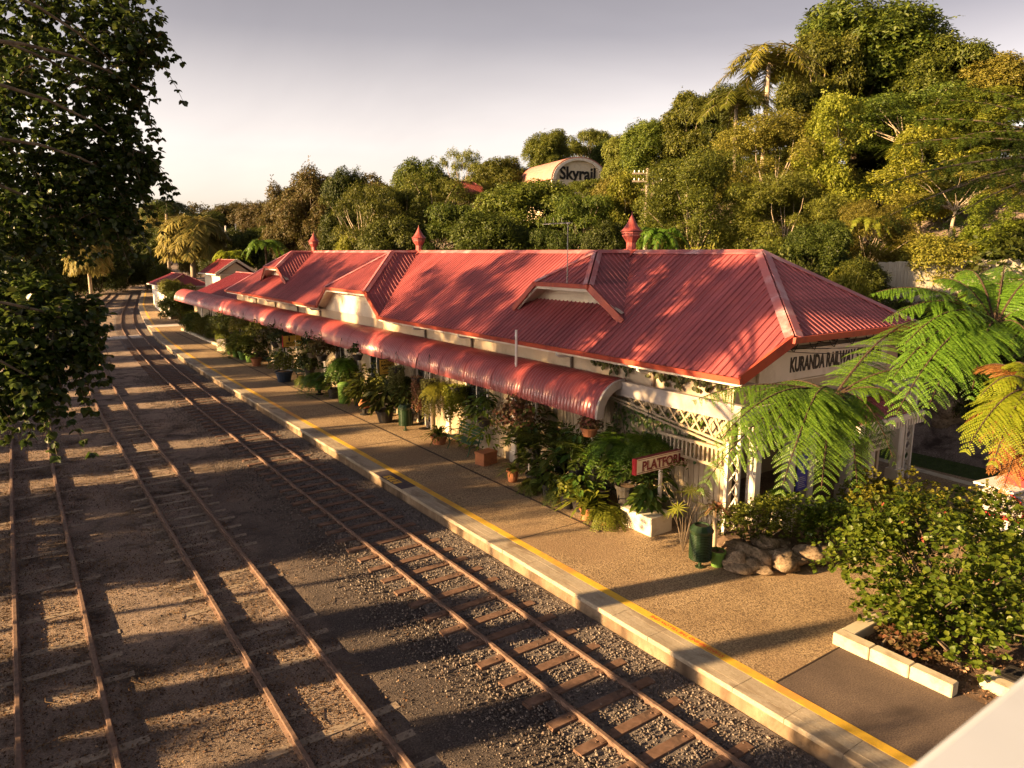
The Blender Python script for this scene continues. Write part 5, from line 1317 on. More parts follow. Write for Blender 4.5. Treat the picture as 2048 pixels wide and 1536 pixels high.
# shade trees out of the frame on the left, whose shadows dapple the yard
def shade_trees():
    S = SHADE
    for k, x, y, h, wd in S: put(k, (x, y, float(terrain(x, y)) - .1), h, wd, 'broad shade tree on the left side of the yard', L_dark, 'shade trees left of the yard')
SHADE = [('airy', -16, -5, 15.5, 12), ('layer', -15, 6, 10.5, 7), ('olive', -18, 39.5, 13, 6), ('airy', -16, 20, 22, 6), ('airy', -18, 26.5, 21, 6), ('olive', -17, 26, 14.5, 9), ('airy', -15, 33, 15.5, 11), ('airy', -16, 46, 15.5, 11), ('olive', -15, 51, 14.5, 10), ('airy', -16, 60, 16, 13), ('dense2', -14, 68, 13, 11), ('airy', -14, 84, 10, 11), ('dense2', -13, 104, 13, 12)]
SUN_SCREEN = [(-1, 7, 5.5), (3.4, 7.4, 5.2), (6.8, 6.0, 4.2), (9.4, 5.6, 2.5), (12.3, 6.6, .9), (13.7, 3.2, 1.6), (14.75, 6.5, .7), (16.3, 5.0, 1.7), (21.8, 6.4, 4.2), (26.4, 7.4, 3.3), (30.4, 6.2, 2.7), (34.4, 7.2, 2.8), (38.4, 5.6, 2.8), (42.6, 7.4, 3.1), (47.4, 6, 3.2), (52.4, 7.4, 3.6), (58, 6, 3.8), (64, 7.6, 4.4), (71, 6.4, 4.6), (79, 5, 4.6)]  # unseen shrubs added to block low sun, gapped to leave streaks of light
for y_, h_, w_ in SUN_SCREEN: put('shrub', (-9.5, y_, -.1), h_, w_, 'unseen bushy shrub added left of the yard to block low sun', L_dark, 'unseen shrubs added to block the sun')
shade_trees()
# ------------------------------------------------------------------ fronds
def bez(a, b, c, n):
    t = np.linspace(0, 1, n)[:, None]; return (1 - t) ** 2 * a + 2 * t * (1 - t) * b + t * t * c
def tang(P):
    T = np.gradient(P, axis=0); return T / (np.linalg.norm(T, axis=1, keepdims=True) + 1e-9)
def pinnate(curve, t0, n, L, droop, width, fwd=.35, prof=None, jit=.08, out=None):
    """leaflets on both sides of a rachis; appends (pos, axis, normal, scale)"""
    m_ = len(curve); T = tang(curve); ts = np.linspace(t0, .995, n)
    for t in ts:
        f = t * (m_ - 1); i = min(int(f), m_ - 2); p = curve[i] + (curve[i + 1] - curve[i]) * (f - i); tg = T[i]
        s = np.cross(tg, [0, 0, 1.]); s /= (np.linalg.norm(s) + 1e-6); up = np.cross(s, tg)
        ln = L * (prof(t) if prof else 1)
        for sg in (-1, 1):
            a = s * sg + tg * fwd - np.array([0, 0, droop]) + NR.normal(0, jit, 3); a /= np.linalg.norm(a)
            out.append((p, a, up + NR.normal(0, .15, 3), (ln, width, ln)))
def bake_list(name, T, out, m, parent=None):
    p = np.array([o[0] for o in out]); a = np.array([o[1] for o in out]); n = np.array([o[2] for o in out]); s = np.array([o[3] for o in out])
    return bake(name, T, p, frames(n, a), s, m, parent)
T_STRIP = (np.array([(0, -.25, 0), (.35, -.5, .03), (1, 0, -.1), (.35, .5, .03)]), np.array([(0, 1, 2, 3)]))
T_LONG = (np.array([(0, -.35, 0), (.45, -.5, .03), (.45, .5, .03), (0, .35, 0), (1, 0, -.16)]), np.array([(0, 1, 2, 3)]))
T_DROOP = (np.array([(0, .4, 0), (0, -.4, 0), (.5, -.5, -.03), (.5, .5, -.03), (1, -.05, -.22), (1, .05, -.22)]), np.array([(0, 1, 2, 3), (3, 2, 4, 5)]))
def palm(name, label, H, n, L, leaf, droop, wd, m, seed, e0=(70, 10), trunk_r=.14, sag=1.0, nl=38):
    global NR
    NR = np.random.default_rng(seed); t = thing(name, label, 'palm'); out = []; mb = MB()
    top = np.array([.2, .1, H])
    for i in range(n):
        az = i * 2.39996 + NR.normal(0, .15); el = math.radians(np.interp(i, [0, n - 1], e0) + NR.normal(0, 6)); l_ = L * NR.uniform(.85, 1.1)
        d = np.array([math.cos(az), math.sin(az), 0]); a = top; b = top + d * l_ * .55 * math.cos(el) + [0, 0, l_ * .6 * math.sin(el) + .3]
        c = top + d * l_ * (.55 + .4 * math.cos(el)) + [0, 0, l_ * (.55 * math.sin(el) - .55 * sag)]
        cv = bez(a, b, c, 14); pinnate(cv, .14, nl, leaf, droop, wd, prof=lambda t_: .45 + .75 * math.sin(PI * min(1, t_ * .9 + .12)), out=out)
        mb.tube(cv[::2], [.035 - .004 * j for j in range(7)], 5, cap=False)
    bake_list('fronds', T_DROOP, out, m, t); mb.build('frond_stalks', m_barkpale, t)
    MB().tube([(0, 0, -.6), (.08, .03, H * .5), (.2, .1, H)], [trunk_r * 1.3, trunk_r, trunk_r * .85], 10).build('trunk', m_barkpale, t, smooth=True)
    t['H'] = H + L * .45; t['W'] = L * 1.7
    return t
PROTO['weep'] = [palm('weeping_palm', 'x', 11, 17, 3.3, 1.0, 1.5, .07, L_olive, 41, e0=(80, 5), sag=.9, nl=44), 0]
PROTO['skirt'] = [palm('skirted_palm', 'x', 6.2, 70, 2.7, 1.25, 1.7, .13, L_gold, 43, e0=(85, -55), sag=.8, nl=34, trunk_r=.2), 0]
for a in [('weep', 1540, 85, 200, 54, 'weeping palm with long hanging fronds on the skyline', L_olive), ('weep', 1480, 175, 170, 55, 'dark weeping palm just left of the tallest weeping palm', L_mid), ('weep', 1600, 225, 170, 52, 'weeping palm with brownish hanging fronds below the skyline palm', L_olive),
          ('skirt', 375, 428, 118, 92, 'golden sunlit palm with a full skirt of hanging leaves at the far platform end', L_gold), ('weep', 325, 395, 120, 118, 'dark palm with spiky fronds behind the golden palm', L_dark), ('skirt', 168, 455, 75, 74, 'golden weeping palm catching the sun at left below the dark tree', L_gold)]:
    tree_px(*a)
def tree_fern(H, n, L, seed, m, label='x'):
    global NR
    NR = np.random.default_rng(seed); t = thing('tree_fern', label, 'tree fern'); out = []; mb = MB(); top = np.array([0, 0, H])
    for i in range(n):
        az = i * 2.39996 + NR.normal(0, .1); d = np.array([math.cos(az), math.sin(az), 0]); l_ = L * NR.uniform(.9, 1.1); up_ = NR.uniform(.28, .5)
        cv = bez(top, top + d * l_ * .5 + [0, 0, l_ * up_], top + d * l_ * .98 + [0, 0, -l_ * NR.uniform(.05, .35)], 14)
        pinnate(cv, .1, 26, l_ * .2, .45, .13, prof=lambda t_: max(.12, math.sin(PI * min(.98, t_ * .82 + .14))), out=out); mb.tube(cv[::2], [.02 - .002 * j for j in range(7)], 5, cap=False)
    bake_list('fronds', T_DROOP, out, m, t); mb.build('frond_stalks', m_fernbark, t)
    MB().tube([(0, 0, -.4), (.05, 0, H * .5), (0, 0, H + .05)], [.14, .10, .12], 9).build('trunk', m_fernbark, t)
    t['H'] = H + L * .25; t['W'] = L * 1.9
    return t
PROTO['fern'] = [tree_fern(5.2, 15, 2.6, 51, L_fern), 0]
for a in [('fern', 530, 476, 95, 76, 'tree fern spreading its crown behind the far end of the roof', L_fern), ('fern', 462, 498, 80, 80, 'smaller sunlit tree fern left of the other, above the gabled pavilion', L_fernlit), ('fern', 1320, 450, 120, 40, 'tree fern behind the nearest roof vent', L_fern), ('fern', 1740, 430, 100, 37, 'tree fern among the olive trees of the slope', L_bright)]:
    tree_px(*a)
# the dark feathery branches hanging in from the right edge
def feather_branch():
    global NR
    NR = np.random.default_rng(61)
    base = at(2230, 330, 22); t = thing('feathery_tree', 'dark feathery leaved branches reaching in from the right edge above the ferns', 'tree', (base[0], base[1], 0))
    out = []; mb = MB(); g = float(terrain(base[0], base[1]))
    mb.tube([(base[0], base[1], g), tuple(base * [1, 1, .6] + [0, 0, 0]), tuple(base)], [.25, .2, .12], 8)
    for px, py, d in ((1800, 290, 21), (1760, 370, 20), (1830, 240, 22), (1900, 200, 22), (1870, 330, 21), (1960, 180, 22.5), (1930, 270, 21.5), (1850, 400, 20.5), (1920, 380, 21), (1990, 330, 21.5), (2020, 230, 22), (1780, 430, 20), (1980, 430, 20.5), (1890, 445, 20)):
        tip = at(px, py, d); cv = bez(base, (base + tip) / 2 + np.array([0, 0, .9]), tip, 16); mb.tube(cv, [.06 - .0034 * j for j in range(16)], 5, cap=False)
        T_ = tang(cv)
        for j in range(5, 16):
            for sg in (-1, 1):
                s = np.cross(T_[j], [0, 0, 1.]); s /= np.linalg.norm(s)
                for q in range(2):
                    l_ = NR.uniform(.45, .85); a = s * sg + T_[j] * NR.uniform(.3, 1.2) + [0, 0, NR.uniform(-.5, .1)]; a /= np.linalg.norm(a)
                    c2 = bez(cv[j], cv[j] + a * l_ * .5 + [0, 0, .08], cv[j] + a * l_ + [0, 0, -.18], 6); pinnate(c2, .08, 15, .12, .3, .03, prof=lambda t_: .6 + .6 * math.sin(PI * t_), out=out)
    o = bake_list('fronds', T_STRIP, out, L_mid, t); o.location = (-base[0], -base[1], 0)
    mb.build('branch', m_bark, t, world=True)
feather_branch()
# ------------------------------------------------------------------ near tree ferns, twice pinnate
def fine_frond(hub, tip, arch, out, npin=23, plen=.64, npn=20):
    hub, tip = np.asarray(hub), np.asarray(tip); L = np.linalg.norm(tip - hub); mid = hub + (tip - hub) * .5 + np.array([0, 0, arch])
    cv = bez(hub, mid, tip, 24); T = tang(cv); m_ = len(cv)
    for t in np.linspace(.16, .985, npin):
        f = t * (m_ - 1); i = min(int(f), m_ - 2); p = cv[i] + (cv[i + 1] - cv[i]) * (f - i); tg = T[i]
        s = np.cross(tg, [0, 0, 1.]); s /= (np.linalg.norm(s) + 1e-6)
        ln = NR.uniform(.82, 1.1) * plen * max(.10, math.sin(PI * min(.97, .22 + .76 * t)) ** .8) * (L / 2.6) ** .5
        for sg in (-1, 1):
            a = s * sg + tg * .42 + [0, 0, -.22] + NR.normal(0, .11, 3); a /= np.linalg.norm(a)
            c2 = bez(p, p + a * ln * .55, p + a * ln * .96 + np.array([0, 0, -ln * .26]), 8); T2 = tang(c2); nn = max(5, int(npn * ln / .5))
            for u in np.linspace(.05, .985, nn):
                g = u * 7; k = min(int(g), 6); q = c2[k] + (c2[k + 1] - c2[k]) * (g - k); t2 = T2[k]
                s2 = np.cross(t2, np.cross(s, tg)); s2 /= (np.linalg.norm(s2) + 1e-6); nrm = np.cross(s2, t2)
                if nrm[2] < 0: nrm = -nrm
                l3 = (.066 * (1 - u) ** .6 + .012) * (ln / .5) ** .4
                for s3 in (-1, 1):
                    b = s2 * s3 + t2 * .35 + [0, 0, -.12]; b /= np.linalg.norm(b)
                    out.append((q, b, nrm + NR.normal(0, .08, 3), (l3, .027, l3)))
    return cv
def near_fern(name, label, hub, fronds, m, seed, dead=(), trunk=True, base=None):
    global NR
    NR = np.random.default_rng(seed); hub = at(*hub); bx, by = (hub[0], hub[1]) if base is None else base
    t = thing('tree_fern', label, 'tree fern', (bx, by, .25)); mb = MB()
    for ml, lst, nm in ((m, fronds, 'fronds'), (L_dead, dead, 'dead_fronds')):
        out = []
        for px, py, d, arch in lst:
            cv = fine_frond(hub, at(px, py, d), arch, out); mb.tube(cv[::2], [.02 * (1 - j / 13) + .004 for j in range(12)], 5, cap=False)
        if out: bake_list(nm, T_STRIP, out, ml, t).location = (-bx, -by, -.25)
    mb.build('frond_stalks', m_fernbark, t, world=True)
    MB().tube([(bx, by, .2), ((bx + hub[0]) / 2 + .05, (by + hub[1]) / 2, hub[2] * .5), tuple(hub - [0, 0, .1]), tuple(hub + [0, 0, .12])], [.13, .10, .10, .07], 10).build('trunk', m_fernbark, t)
near_fern('tree_fern', 'large tree fern in front of the station end, with fronds over the name board', (1668, 795, 13.2),
          [(1385, 802, 12.6, .55), (1398, 985, 12.0, 1.15), (1500, 930, 12.0, 1.1), (1560, 990, 11.6, 1.25), (1640, 1000, 11.7, 1.2), (1715, 985, 11.9, 1.15), (1790, 930, 12.2, .95), (1860, 850, 12.6, .8), (1890, 760, 13.4, .7), (1850, 640, 14.6, .75), (1560, 765, 14.6, .3), (1480, 800, 14.0, .5), (1430, 890, 12.0, 1.0), (1755, 715, 14.6, .4), (1590, 900, 11.9, 1.1), (1680, 930, 12.4, .9)], L_fern, 71)
near_fern('tree_fern', 'tree fern at the right with broad arching fronds in front of the paling fence', (1990, 655, 12.8),
          [(1742, 588, 12.6, .7), (1800, 700, 12.0, .95), (1775, 770, 11.8, 1.0), (1850, 830, 11.5, 1.1), (1940, 800, 11.5, 1.0), (1870, 560, 13.2, .6), (2080, 560, 13, .6), (2110, 640, 12.6, .6), (2090, 760, 11.9, .9), (1930, 540, 13.9, .6), (2010, 530, 14, .6), (1770, 640, 12.6, .8), (1780, 850, 11.3, 1.2)], L_fern, 72)
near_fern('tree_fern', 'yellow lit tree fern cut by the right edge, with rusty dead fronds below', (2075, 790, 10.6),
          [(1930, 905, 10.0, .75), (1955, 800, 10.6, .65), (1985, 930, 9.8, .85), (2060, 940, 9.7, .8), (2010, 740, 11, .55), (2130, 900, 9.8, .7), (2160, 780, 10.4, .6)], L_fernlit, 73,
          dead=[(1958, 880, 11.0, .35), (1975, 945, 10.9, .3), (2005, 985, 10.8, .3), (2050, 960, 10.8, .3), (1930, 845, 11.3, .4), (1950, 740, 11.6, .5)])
# ------------------------------------------------------------------ overhanging tree at left
def overhang_tree():
    global NR
    NR = np.random.default_rng(81); rng = random.Random(81)
    t = thing('overhanging_tree', 'big dark glossy leaved tree overhanging the tracks at the left edge', 'tree', (-5.5, 13.5, -.1)); cl = []
    spots = [(40, 30, 15, .9), (130, 40, 15, .8), (215, 60, 15, .75), (275, 35, 15.5, .6), (235, 130, 15, .6), (290, 100, 15.5, .5), (160, 160, 14.6, .7), (70, 130, 14.5, .8), (215, 215, 15, .55), (255, 180, 15.2, .45), (30, 210, 14.5, .7), (120, 245, 14.5, .6), (185, 280, 14.8, .65), (235, 275, 15, .5), (270, 300, 15, .45), (60, 330, 14.2, .8), (140, 350, 14.4, .75), (215, 350, 14.8, .6), (262, 370, 15, .45), (20, 420, 14, .8), (110, 430, 14.2, .75), (190, 425, 14.5, .65), (240, 430, 14.8, .5), (290, 330, 15.2, .35), (-60, 100, 15, 1.1), (-70, 300, 14, 1.1), (-80, 480, 13, 1.0), (-40, -60, 15.5, 1.2), (120, -70, 15.5, 1.1), (240, -60, 16, .8), (50, 500, 14, .6), (0, 560, 13, .55), (60, 580, 12.8, .5), (120, 600, 12.8, .45), (165, 640, 12.6, .4), (175, 690, 12.5, .32), (110, 660, 12.4, .5), (50, 640, 12.4, .6), (20, 700, 12.2, .6), (80, 720, 12.2, .5), (60, 770, 12, .45), (10, 770, 12, .5), (130, 720, 12.4, .35), (-50, 620, 12.5, .8), (-60, 740, 12, .8), (95, 795, 12, .3), (190, 610, 12.9, .25)]
    for x, y, d, r in spots: cl.append((at(x, y, d), (r, r, r * .9)))
    for x, y, d, r in [(20, 150, 17, .8), (210, 170, 17.2, .6), (170, 330, 17, .8), (80, 400, 16.5, 1.1), (200, 400, 17, .8), (250, 80, 17.5, .8), (40, 480, 16, .9), (150, 470, 16, .7), (20, 620, 14, .7), (100, 680, 13.6, .5)]: cl.append((at(x, y, d), (r, r, r * .9)))
    P = []; A = []; N = []
    for c, r in cl:
        n = int(50 * r[0] ** 1.6 / .35); d = unit(n); w_ = c + d * np.array(r) * NR.uniform(.35, 1.05, (n, 1))
        for j in range(n):
            m_ = rng.randint(6, 9); ax = unit(m_) * [1, 1, .6] + d[j] * .5 + [0, 0, -.45]; P.append(np.repeat(w_[j][None], m_, 0) + ax * .02); A.append(ax); N.append(NR.normal(0, .5, (m_, 3)) + [0, 0, 1])
    tw = MB()
    for c, r in cl[:46]:
        for q in range(4):
            az = rng.uniform(0, 6.28); o_ = c + np.array([math.cos(az), math.sin(az), 0]) * r[0] * rng.uniform(.5, 1.0) - [0, 0, r[0] * .5]; L_ = rng.uniform(.35, .85)
            e_ = o_ + np.array([rng.uniform(.0, .4), rng.uniform(-.2, .2), -L_]); cv = bez(c, o_ + [0, 0, .15], e_, 9); tw.tube(cv, [.012 - .001 * j for j in range(9)], 4, cap=False)
            for j in range(3, 9):
                m_ = 5; ax = unit(m_) * [1, 1, .5] + [0, 0, -.6]; P.append(np.repeat(cv[j][None], m_, 0)); A.append(ax); N.append(NR.normal(0, .5, (m_, 3)) + [0, 0, 1])
    tw.build('twigs', m_bark, t, world=True)
    P, A, N = np.concatenate(P), np.concatenate(A), np.concatenate(N); A /= np.linalg.norm(A, axis=1, keepdims=True)
    N = N - A * (N * A).sum(1, keepdims=True); s = NR.uniform(.09, .165, len(P))
    bake('crown', T_LEAF, P, frames(N, A), np.stack([s, s * .95, s], 1), L_big, t, smooth=False).location = (5.5, -13.5, .1)
    mb = MB(); b0 = np.array([-5.5, 13.5, -.2])
    mb.tube([b0, b0 + [.3, 0, 4], b0 + [.9, .2, 8], b0 + [1.2, .3, 11]], [.42, .34, .27, .18], 10)
    for z, tips in ((5.0, ((60, 640, 12.4), (165, 655, 12.6), (70, 760, 12))), (7.5, ((110, 430, 14.2), (225, 350, 14.8), (20, 420, 14))), (9, ((160, 160, 14.6), (235, 280, 15), (60, 330, 14.2), (280, 180, 15.3))), (11, ((275, 35, 15.5), (130, 40, 15), (220, 120, 15)))):
        for px, py, d in tips:
            a = b0 + [.6 + .06 * z, .1, z]; b = at(px, py, d); m_ = a * .3 + b * .7 + [-.2, 0, 1.7]; cv = bez(a, m_, b, 9); mb.tube(cv, [.05 * (1 - j / 9.5) + .01 for j in range(9)], 6, cap=False)
    mb.build('trunk', m_bark, t, world=True)
overhang_tree()
# fine hanging strands among the dark crown
# ------------------------------------------------------------------ garden shrubs at the right
def leafy(name, label, cat, clumps, n_whorl, leaf, m, seed, loc, T=T_LEAF, per=6, stems=None, aspect=1.0):
    global NR
    NR = np.random.default_rng(seed); rng = random.Random(seed); t = thing(name, label, cat, loc); P = []; A = []; N = []
    for c, r in clumps:
        r = np.asarray(r if hasattr(r, '__len__') else (r,) * 3, float); n = int(n_whorl * (r[0] * r[1]) ** 1.0); d = unit(n); d[:, 2] = np.where(d[:, 2] < -.3, -d[:, 2], d[:, 2])
        w_ = np.asarray(c) + d * r * NR.uniform(.55, 1.06, (n, 1))
        for j in range(n):
            ax = unit(per) * [1, 1, .5] + d[j] * .45; P.append(np.repeat(w_[j][None], per, 0) + ax * leaf * .15); A.append(ax); N.append(NR.normal(0, .45, (per, 3)) + [0, 0, 1] + d[j] * .5)
    P, A, N = np.concatenate(P), np.concatenate(A), np.concatenate(N); A /= np.linalg.norm(A, axis=1, keepdims=True); s = leaf * NR.uniform(.6, 1.2, len(P))
    N = N - A * (N * A).sum(1, keepdims=True)
    o = bake('foliage', T, P, frames(N, A), np.stack([s, s * aspect, s], 1), m, t); o.location = tuple(-np.asarray(loc))
    mb = MB(); b = np.asarray(loc, float)
    for c, r in clumps[::2]:
        c = np.asarray(c); mb.tube(bez(b + NR.normal(0, .12, 3) * [1, 1, 0], (b + c) / 2 + NR.normal(0, .15, 3), c, 6), [.028 - .004 * j for j in range(6)], 5, cap=False)
    mb.build('stems', m_bark, t, world=True)
    return t
rb = random.Random(5)
def blob(c, rad, n, r0, r1, low=-.8):
    out = []
    while len(out) < n:
        d = Vector((rb.gauss(0, 1), rb.gauss(0, 1), rb.gauss(0, 1))).normalized() * rb.uniform(.3, 1) ** .6
        if d.z < low: continue
        out.append(((c[0] + d.x * rad[0], c[1] + d.y * rad[1], c[2] + d.z * rad[2]), rb.uniform(r0, r1)))
    return out
leafy('flowering_shrub', 'large rounded leafy shrub with a few orange flowers filling the bottom right', 'shrub', blob((13.5, 5.5, 1.35), (2.05, 2.0, 1.2), 100, .3, .55), 120, .10, L_shrub, 91, (13.5, 5.5, .26), aspect=1.0)
leafy('flowering_shrub', 'sunlit lower shrub spilling over the kerb blocks near the parapet', 'shrub', blob((12.35, 4.75, .6), (.75, .85, .4), 16, .2, .34), 170, .10, L_shrub, 92, (12.3, 4.7, .26))
P, _n = clump_leaves(blob((13.3, 5.5, 1.45), (1.85, 1.85, 1.0), 30, .4, .5), 1.0)
P = P[:16]; o = bake('flowers', T_LEAF, np.repeat(P, 5, 0), frames(unit(len(P) * 5) + [0, 0, .8]), .035, L_flower); 
fs_ = [q for q in bpy.data.objects if q.name.startswith('flowering_shrub')][0]; o.parent = fs_; o.location = tuple(-Vector(fs_.location)); o.name = 'flower_heads'
leafy('garden_shrub', 'dark fine leaved shrub growing over the rockery behind the near green bin', 'shrub', blob((13.35, 9.35, .95), (1.15, .65, .42), 30, .22, .38), 330, .055, L_mid, 93, (13.3, 9.4, .3), T=T_DIAMOND, per=7)
leafy('garden_shrub', 'yellow tipped shrub behind the large flowering shrub, below the departing train sign', 'shrub', blob((17.3, 8.3, 1.0), (1.3, 1.0, .55), 22, .25, .45), 260, .075, L_bright, 94, (17.2, 8.3, .25), T=T_DIAMOND, per=7)
leafy('garden_shrub', 'twiggy olive shrub behind the large flowering shrub at the right edge', 'shrub', blob((16.6, 5.9, 1.2), (1.2, 1.5, .8), 30, .25, .5), 190, .06, L_olive, 95, (16.5, 6, .25), T=T_DIAMOND, per=7)
leafy('garden_shrub', 'green shrub between the rockery and the white end columns', 'shrub', blob((14.9, 8.7, .85), (.9, .9, .55), 24, .25, .4), 240, .07, L_shrub, 96, (14.9, 8.7, .26), T=T_DIAMOND, per=7)
leafy('garden_shrub', 'pale sunlit bush at the foot of the porch columns', 'shrub', blob((17.2, 9.55, .85), (.5, .4, .4), 10, .2, .3), 300, .05, L_bright, 97, (17.2, 9.55, .25), T=T_DIAMOND, per=7)
leafy('ground_cover', 'reddish leaved ground cover plant inside the kerb blocks', 'plant', blob((11.85, 5.2, .42), (.3, .75, .1), 12, .12, .2), 260, .085, L_red, 98, (11.85, 5.2, .28))
# dead leaves and chips in the bed
n = 2600; X = NR.uniform(11.46, 13.2, n); Y = NR.uniform(2.6, 5.95, n)
tag(bake('bed_litter', T_LIT, np.stack([X, Y, NR.uniform(.266, .30, n)], 1), frames(NR.normal(0, .5, (n, 3)) + [0, 0, 1]), NR.uniform(.03, .08, n), m_lit), kind='stuff')
# ------------------------------------------------------------------ potted plants
def pot(t, m, r=.2, h=.34, kind='round', z=0):
    mb = MB()
    if kind == 'round': mb.lathe([(r * .68, z), (r * .72, z + .01), (r * .95, z + h * .82), (r * 1.06, z + h * .83), (r * 1.08, z + h), (r * .96, z + h), (r * .94, z + h * .9)], 16)
    elif kind == 'urn': mb.lathe([(r * .7, z), (r * .7, z + .05), (r * .35, z + .1), (r * .5, z + h * .45), (r * 1.0, z + h * .75), (r * 1.15, z + h), (r * 1.0, z + h), (r * .95, z + h * .93)], 18)
    elif kind == 'box': mb.bbox(-r, r, -r * .7, r * .7, z, z + h, .012); mb.bbox(-r - .015, r + .015, -r * .7 - .015, r * .7 + .015, z + h - .07, z + h + .004, .01)
    mb.build('pot', m, t, smooth=False)
    MB().lathe([(r * .9 if kind != 'box' else r * .6, z + h * .9), (r * .85 if kind != 'box' else r * .6, z + h * .93)], 12).build('soil', m_soil, t)
def g_fern(z0, n, L, leaf=.09, up=.5):
    out = []
    for i in range(n):
        az = i * 2.4 + NR.normal(0, .2); d = np.array([math.cos(az), math.sin(az), 0]); l_ = L * NR.uniform(.7, 1.1); u = NR.uniform(.15, 1.0) * up
        b = np.array([0, 0, z0]); cv = bez(b, b + d * l_ * .45 + [0, 0, l_ * u], b + d * l_ * .85 + [0, 0, -l_ * NR.uniform(.1, .7)], 9)
        pinnate(cv, .08, 20, leaf, .3, .028, prof=lambda t_: .5 + .7 * math.sin(PI * min(1, t_ * .85 + .1)), out=out)
    return T_STRIP, out
def g_lily(z0, n, H, leaf=.3, w=.42):
    out = []
    for i in range(n):
        az = NR.uniform(0, 6.28); d = np.array([math.cos(az), math.sin(az), 0]); q = NR.uniform(.15, 1)
        p = np.array([0, 0, z0]) + d * q * H * .5 + [0, 0, H * NR.uniform(.25, 1) * (1.05 - .5 * q)]; a = d * NR.uniform(.5, 1) + [0, 0, NR.uniform(-.7, .35)]
        l_ = leaf * NR.uniform(.7, 1.2); out.append((p, a / np.linalg.norm(a), np.array([0, 0, 1]) + d * .3 + NR.normal(0, .3, 3), (l_, l_ * w * 1.2, l_)))
    return T_LEAF, out
def g_strap(z0, n, L, w=.07):
    out = []
    for i in range(n):
        az = i * 2.4 + NR.normal(0, .2); d = np.array([math.cos(az), math.sin(az), 0]); l_ = L * NR.uniform(.7, 1.1); el = NR.uniform(.25, 1.3)
        b = np.array([0, 0, z0]); cv = bez(b, b + d * l_ * .35 * math.cos(el) + [0, 0, l_ * .7 * math.sin(el)], b + d * l_ * .8 + [0, 0, l_ * (.5 * math.sin(el) - .35)], 5); T_ = tang(cv)
        for j in range(4):
            s = np.cross(T_[j], [0, 0, 1.]); s /= np.linalg.norm(s) + 1e-6; L_ = np.linalg.norm(cv[j + 1] - cv[j]) * 1.12
            out.append((cv[j], (cv[j + 1] - cv[j]) / np.linalg.norm(cv[j + 1] - cv[j]), np.cross(s, T_[j]), (L_, w * (1.25 - .27 * j), L_)))
    return (np.array([(0, -.5, 0), (1, -.42, 0), (1, .42, 0), (0, .5, 0)]), np.array([(0, 1, 2, 3)])), out
def g_areca(z0, n, L, leaf=.26):
    out = []
    for i in range(n):
        az = i * 2.4 + NR.normal(0, .3); d = np.array([math.cos(az), math.sin(az), 0]); l_ = L * NR.uniform(.75, 1.1); b = np.array([0, 0, z0]) + d * .05
        cv = bez(b, b + d * l_ * .2 + [0, 0, l_ * .8], b + d * l_ * .7 + [0, 0, l_ * NR.uniform(.35, .8)], 10); pinnate(cv, .3, 20, leaf, .25, .03, prof=lambda t_: .5 + .7 * math.sin(PI * t_), out=out, fwd=.6)
    return T_STRIP, out
def g_bush(z0, n, rad, leaf=.07, zs=.9):
    d = unit(n); d[:, 2] = np.abs(d[:, 2]) * 1.0 - .25; q = NR.uniform(.4, 1.05, (n, 1)); P = d * q * rad * [1, 1, zs] + [0, 0, z0 + rad * .5]; P = P + .12 * rad * np.sin(P * 9 / rad)
    A = unit(n) + d * .4; return T_LEAF, [(P[i], A[i] / np.linalg.norm(A[i]), d[i] + NR.normal(0, .5, 3) + [0, 0, .4], (leaf * s, leaf * s * .9, leaf * s)) for i, s in enumerate(NR.uniform(.6, 1.25, n))]
def g_strings(z0, n, L, rad=.2, leaf=.03):
    out = []
    for i in range(n):
        az = NR.uniform(0, 6.28); r_ = rad * NR.uniform(.3, 1.2); x, y = r_ * math.cos(az), r_ * math.sin(az); l_ = L * NR.uniform(.35, 1)
        for k in range(int(l_ / .022)):
            out.append((np.array([x + .02 * math.sin(k * .3 + i), y + .02 * math.cos(k * .23 + i), z0 + .05 - k * .022]), unit(1)[0] + [0, 0, -.5], unit(1)[0], (leaf * 1.3, leaf, leaf)))
    return T_DIAMOND, out
POTS = {'terra': m_terra, 'green': m_potgreen, 'blue': m_potblue, 'dark': m_potdark, 'white': m_potwhite}
GP = 'plants along the station front'
def plant(label, x, y, gen, args, m, potk='terra', pr=.2, ph=.34, pk='round', z=.25, seed=None, name='potted_plant', rz=None, hang=None, stand=0.0):
    global NR
    NR = np.random.default_rng(seed if seed is not None else int(abs(x * 1000 + y * 77)))
    t = thing(name, label, 'potted plant' if hang is None else 'hanging plant', (x, y, z), R.uniform(0, 6.28) if rz is None else rz, GP, scale=1.0 if pk == 'box' or name == 'small' else 1.22 if y < 30 else 1.35)
    if stand: MB().lathe([(pr * .7, 0), (pr * .7, .03), (pr * .3, .05), (pr * .3, stand - .05), (pr * .8, stand - .03), (pr * .8, stand - .001)], 12).build('stand', m_dark, t)
    if pk: pot(t, POTS[potk], pr, ph, pk, z=stand)
    args = (int(args[0] * 1.35),) + tuple(args[1:])
    T, out = gen(stand + (ph * .9 if pk else 0), *args); bake_list('foliage', T, out, m, t)
    if hang:
        mb = MB()
        for k in range(3): a = k * 2.094; mb.tube([(pr * math.cos(a), pr * math.sin(a), ph), (0, 0, hang)], .006, 4)
        mb.build('chain', m_black, t)
    return t
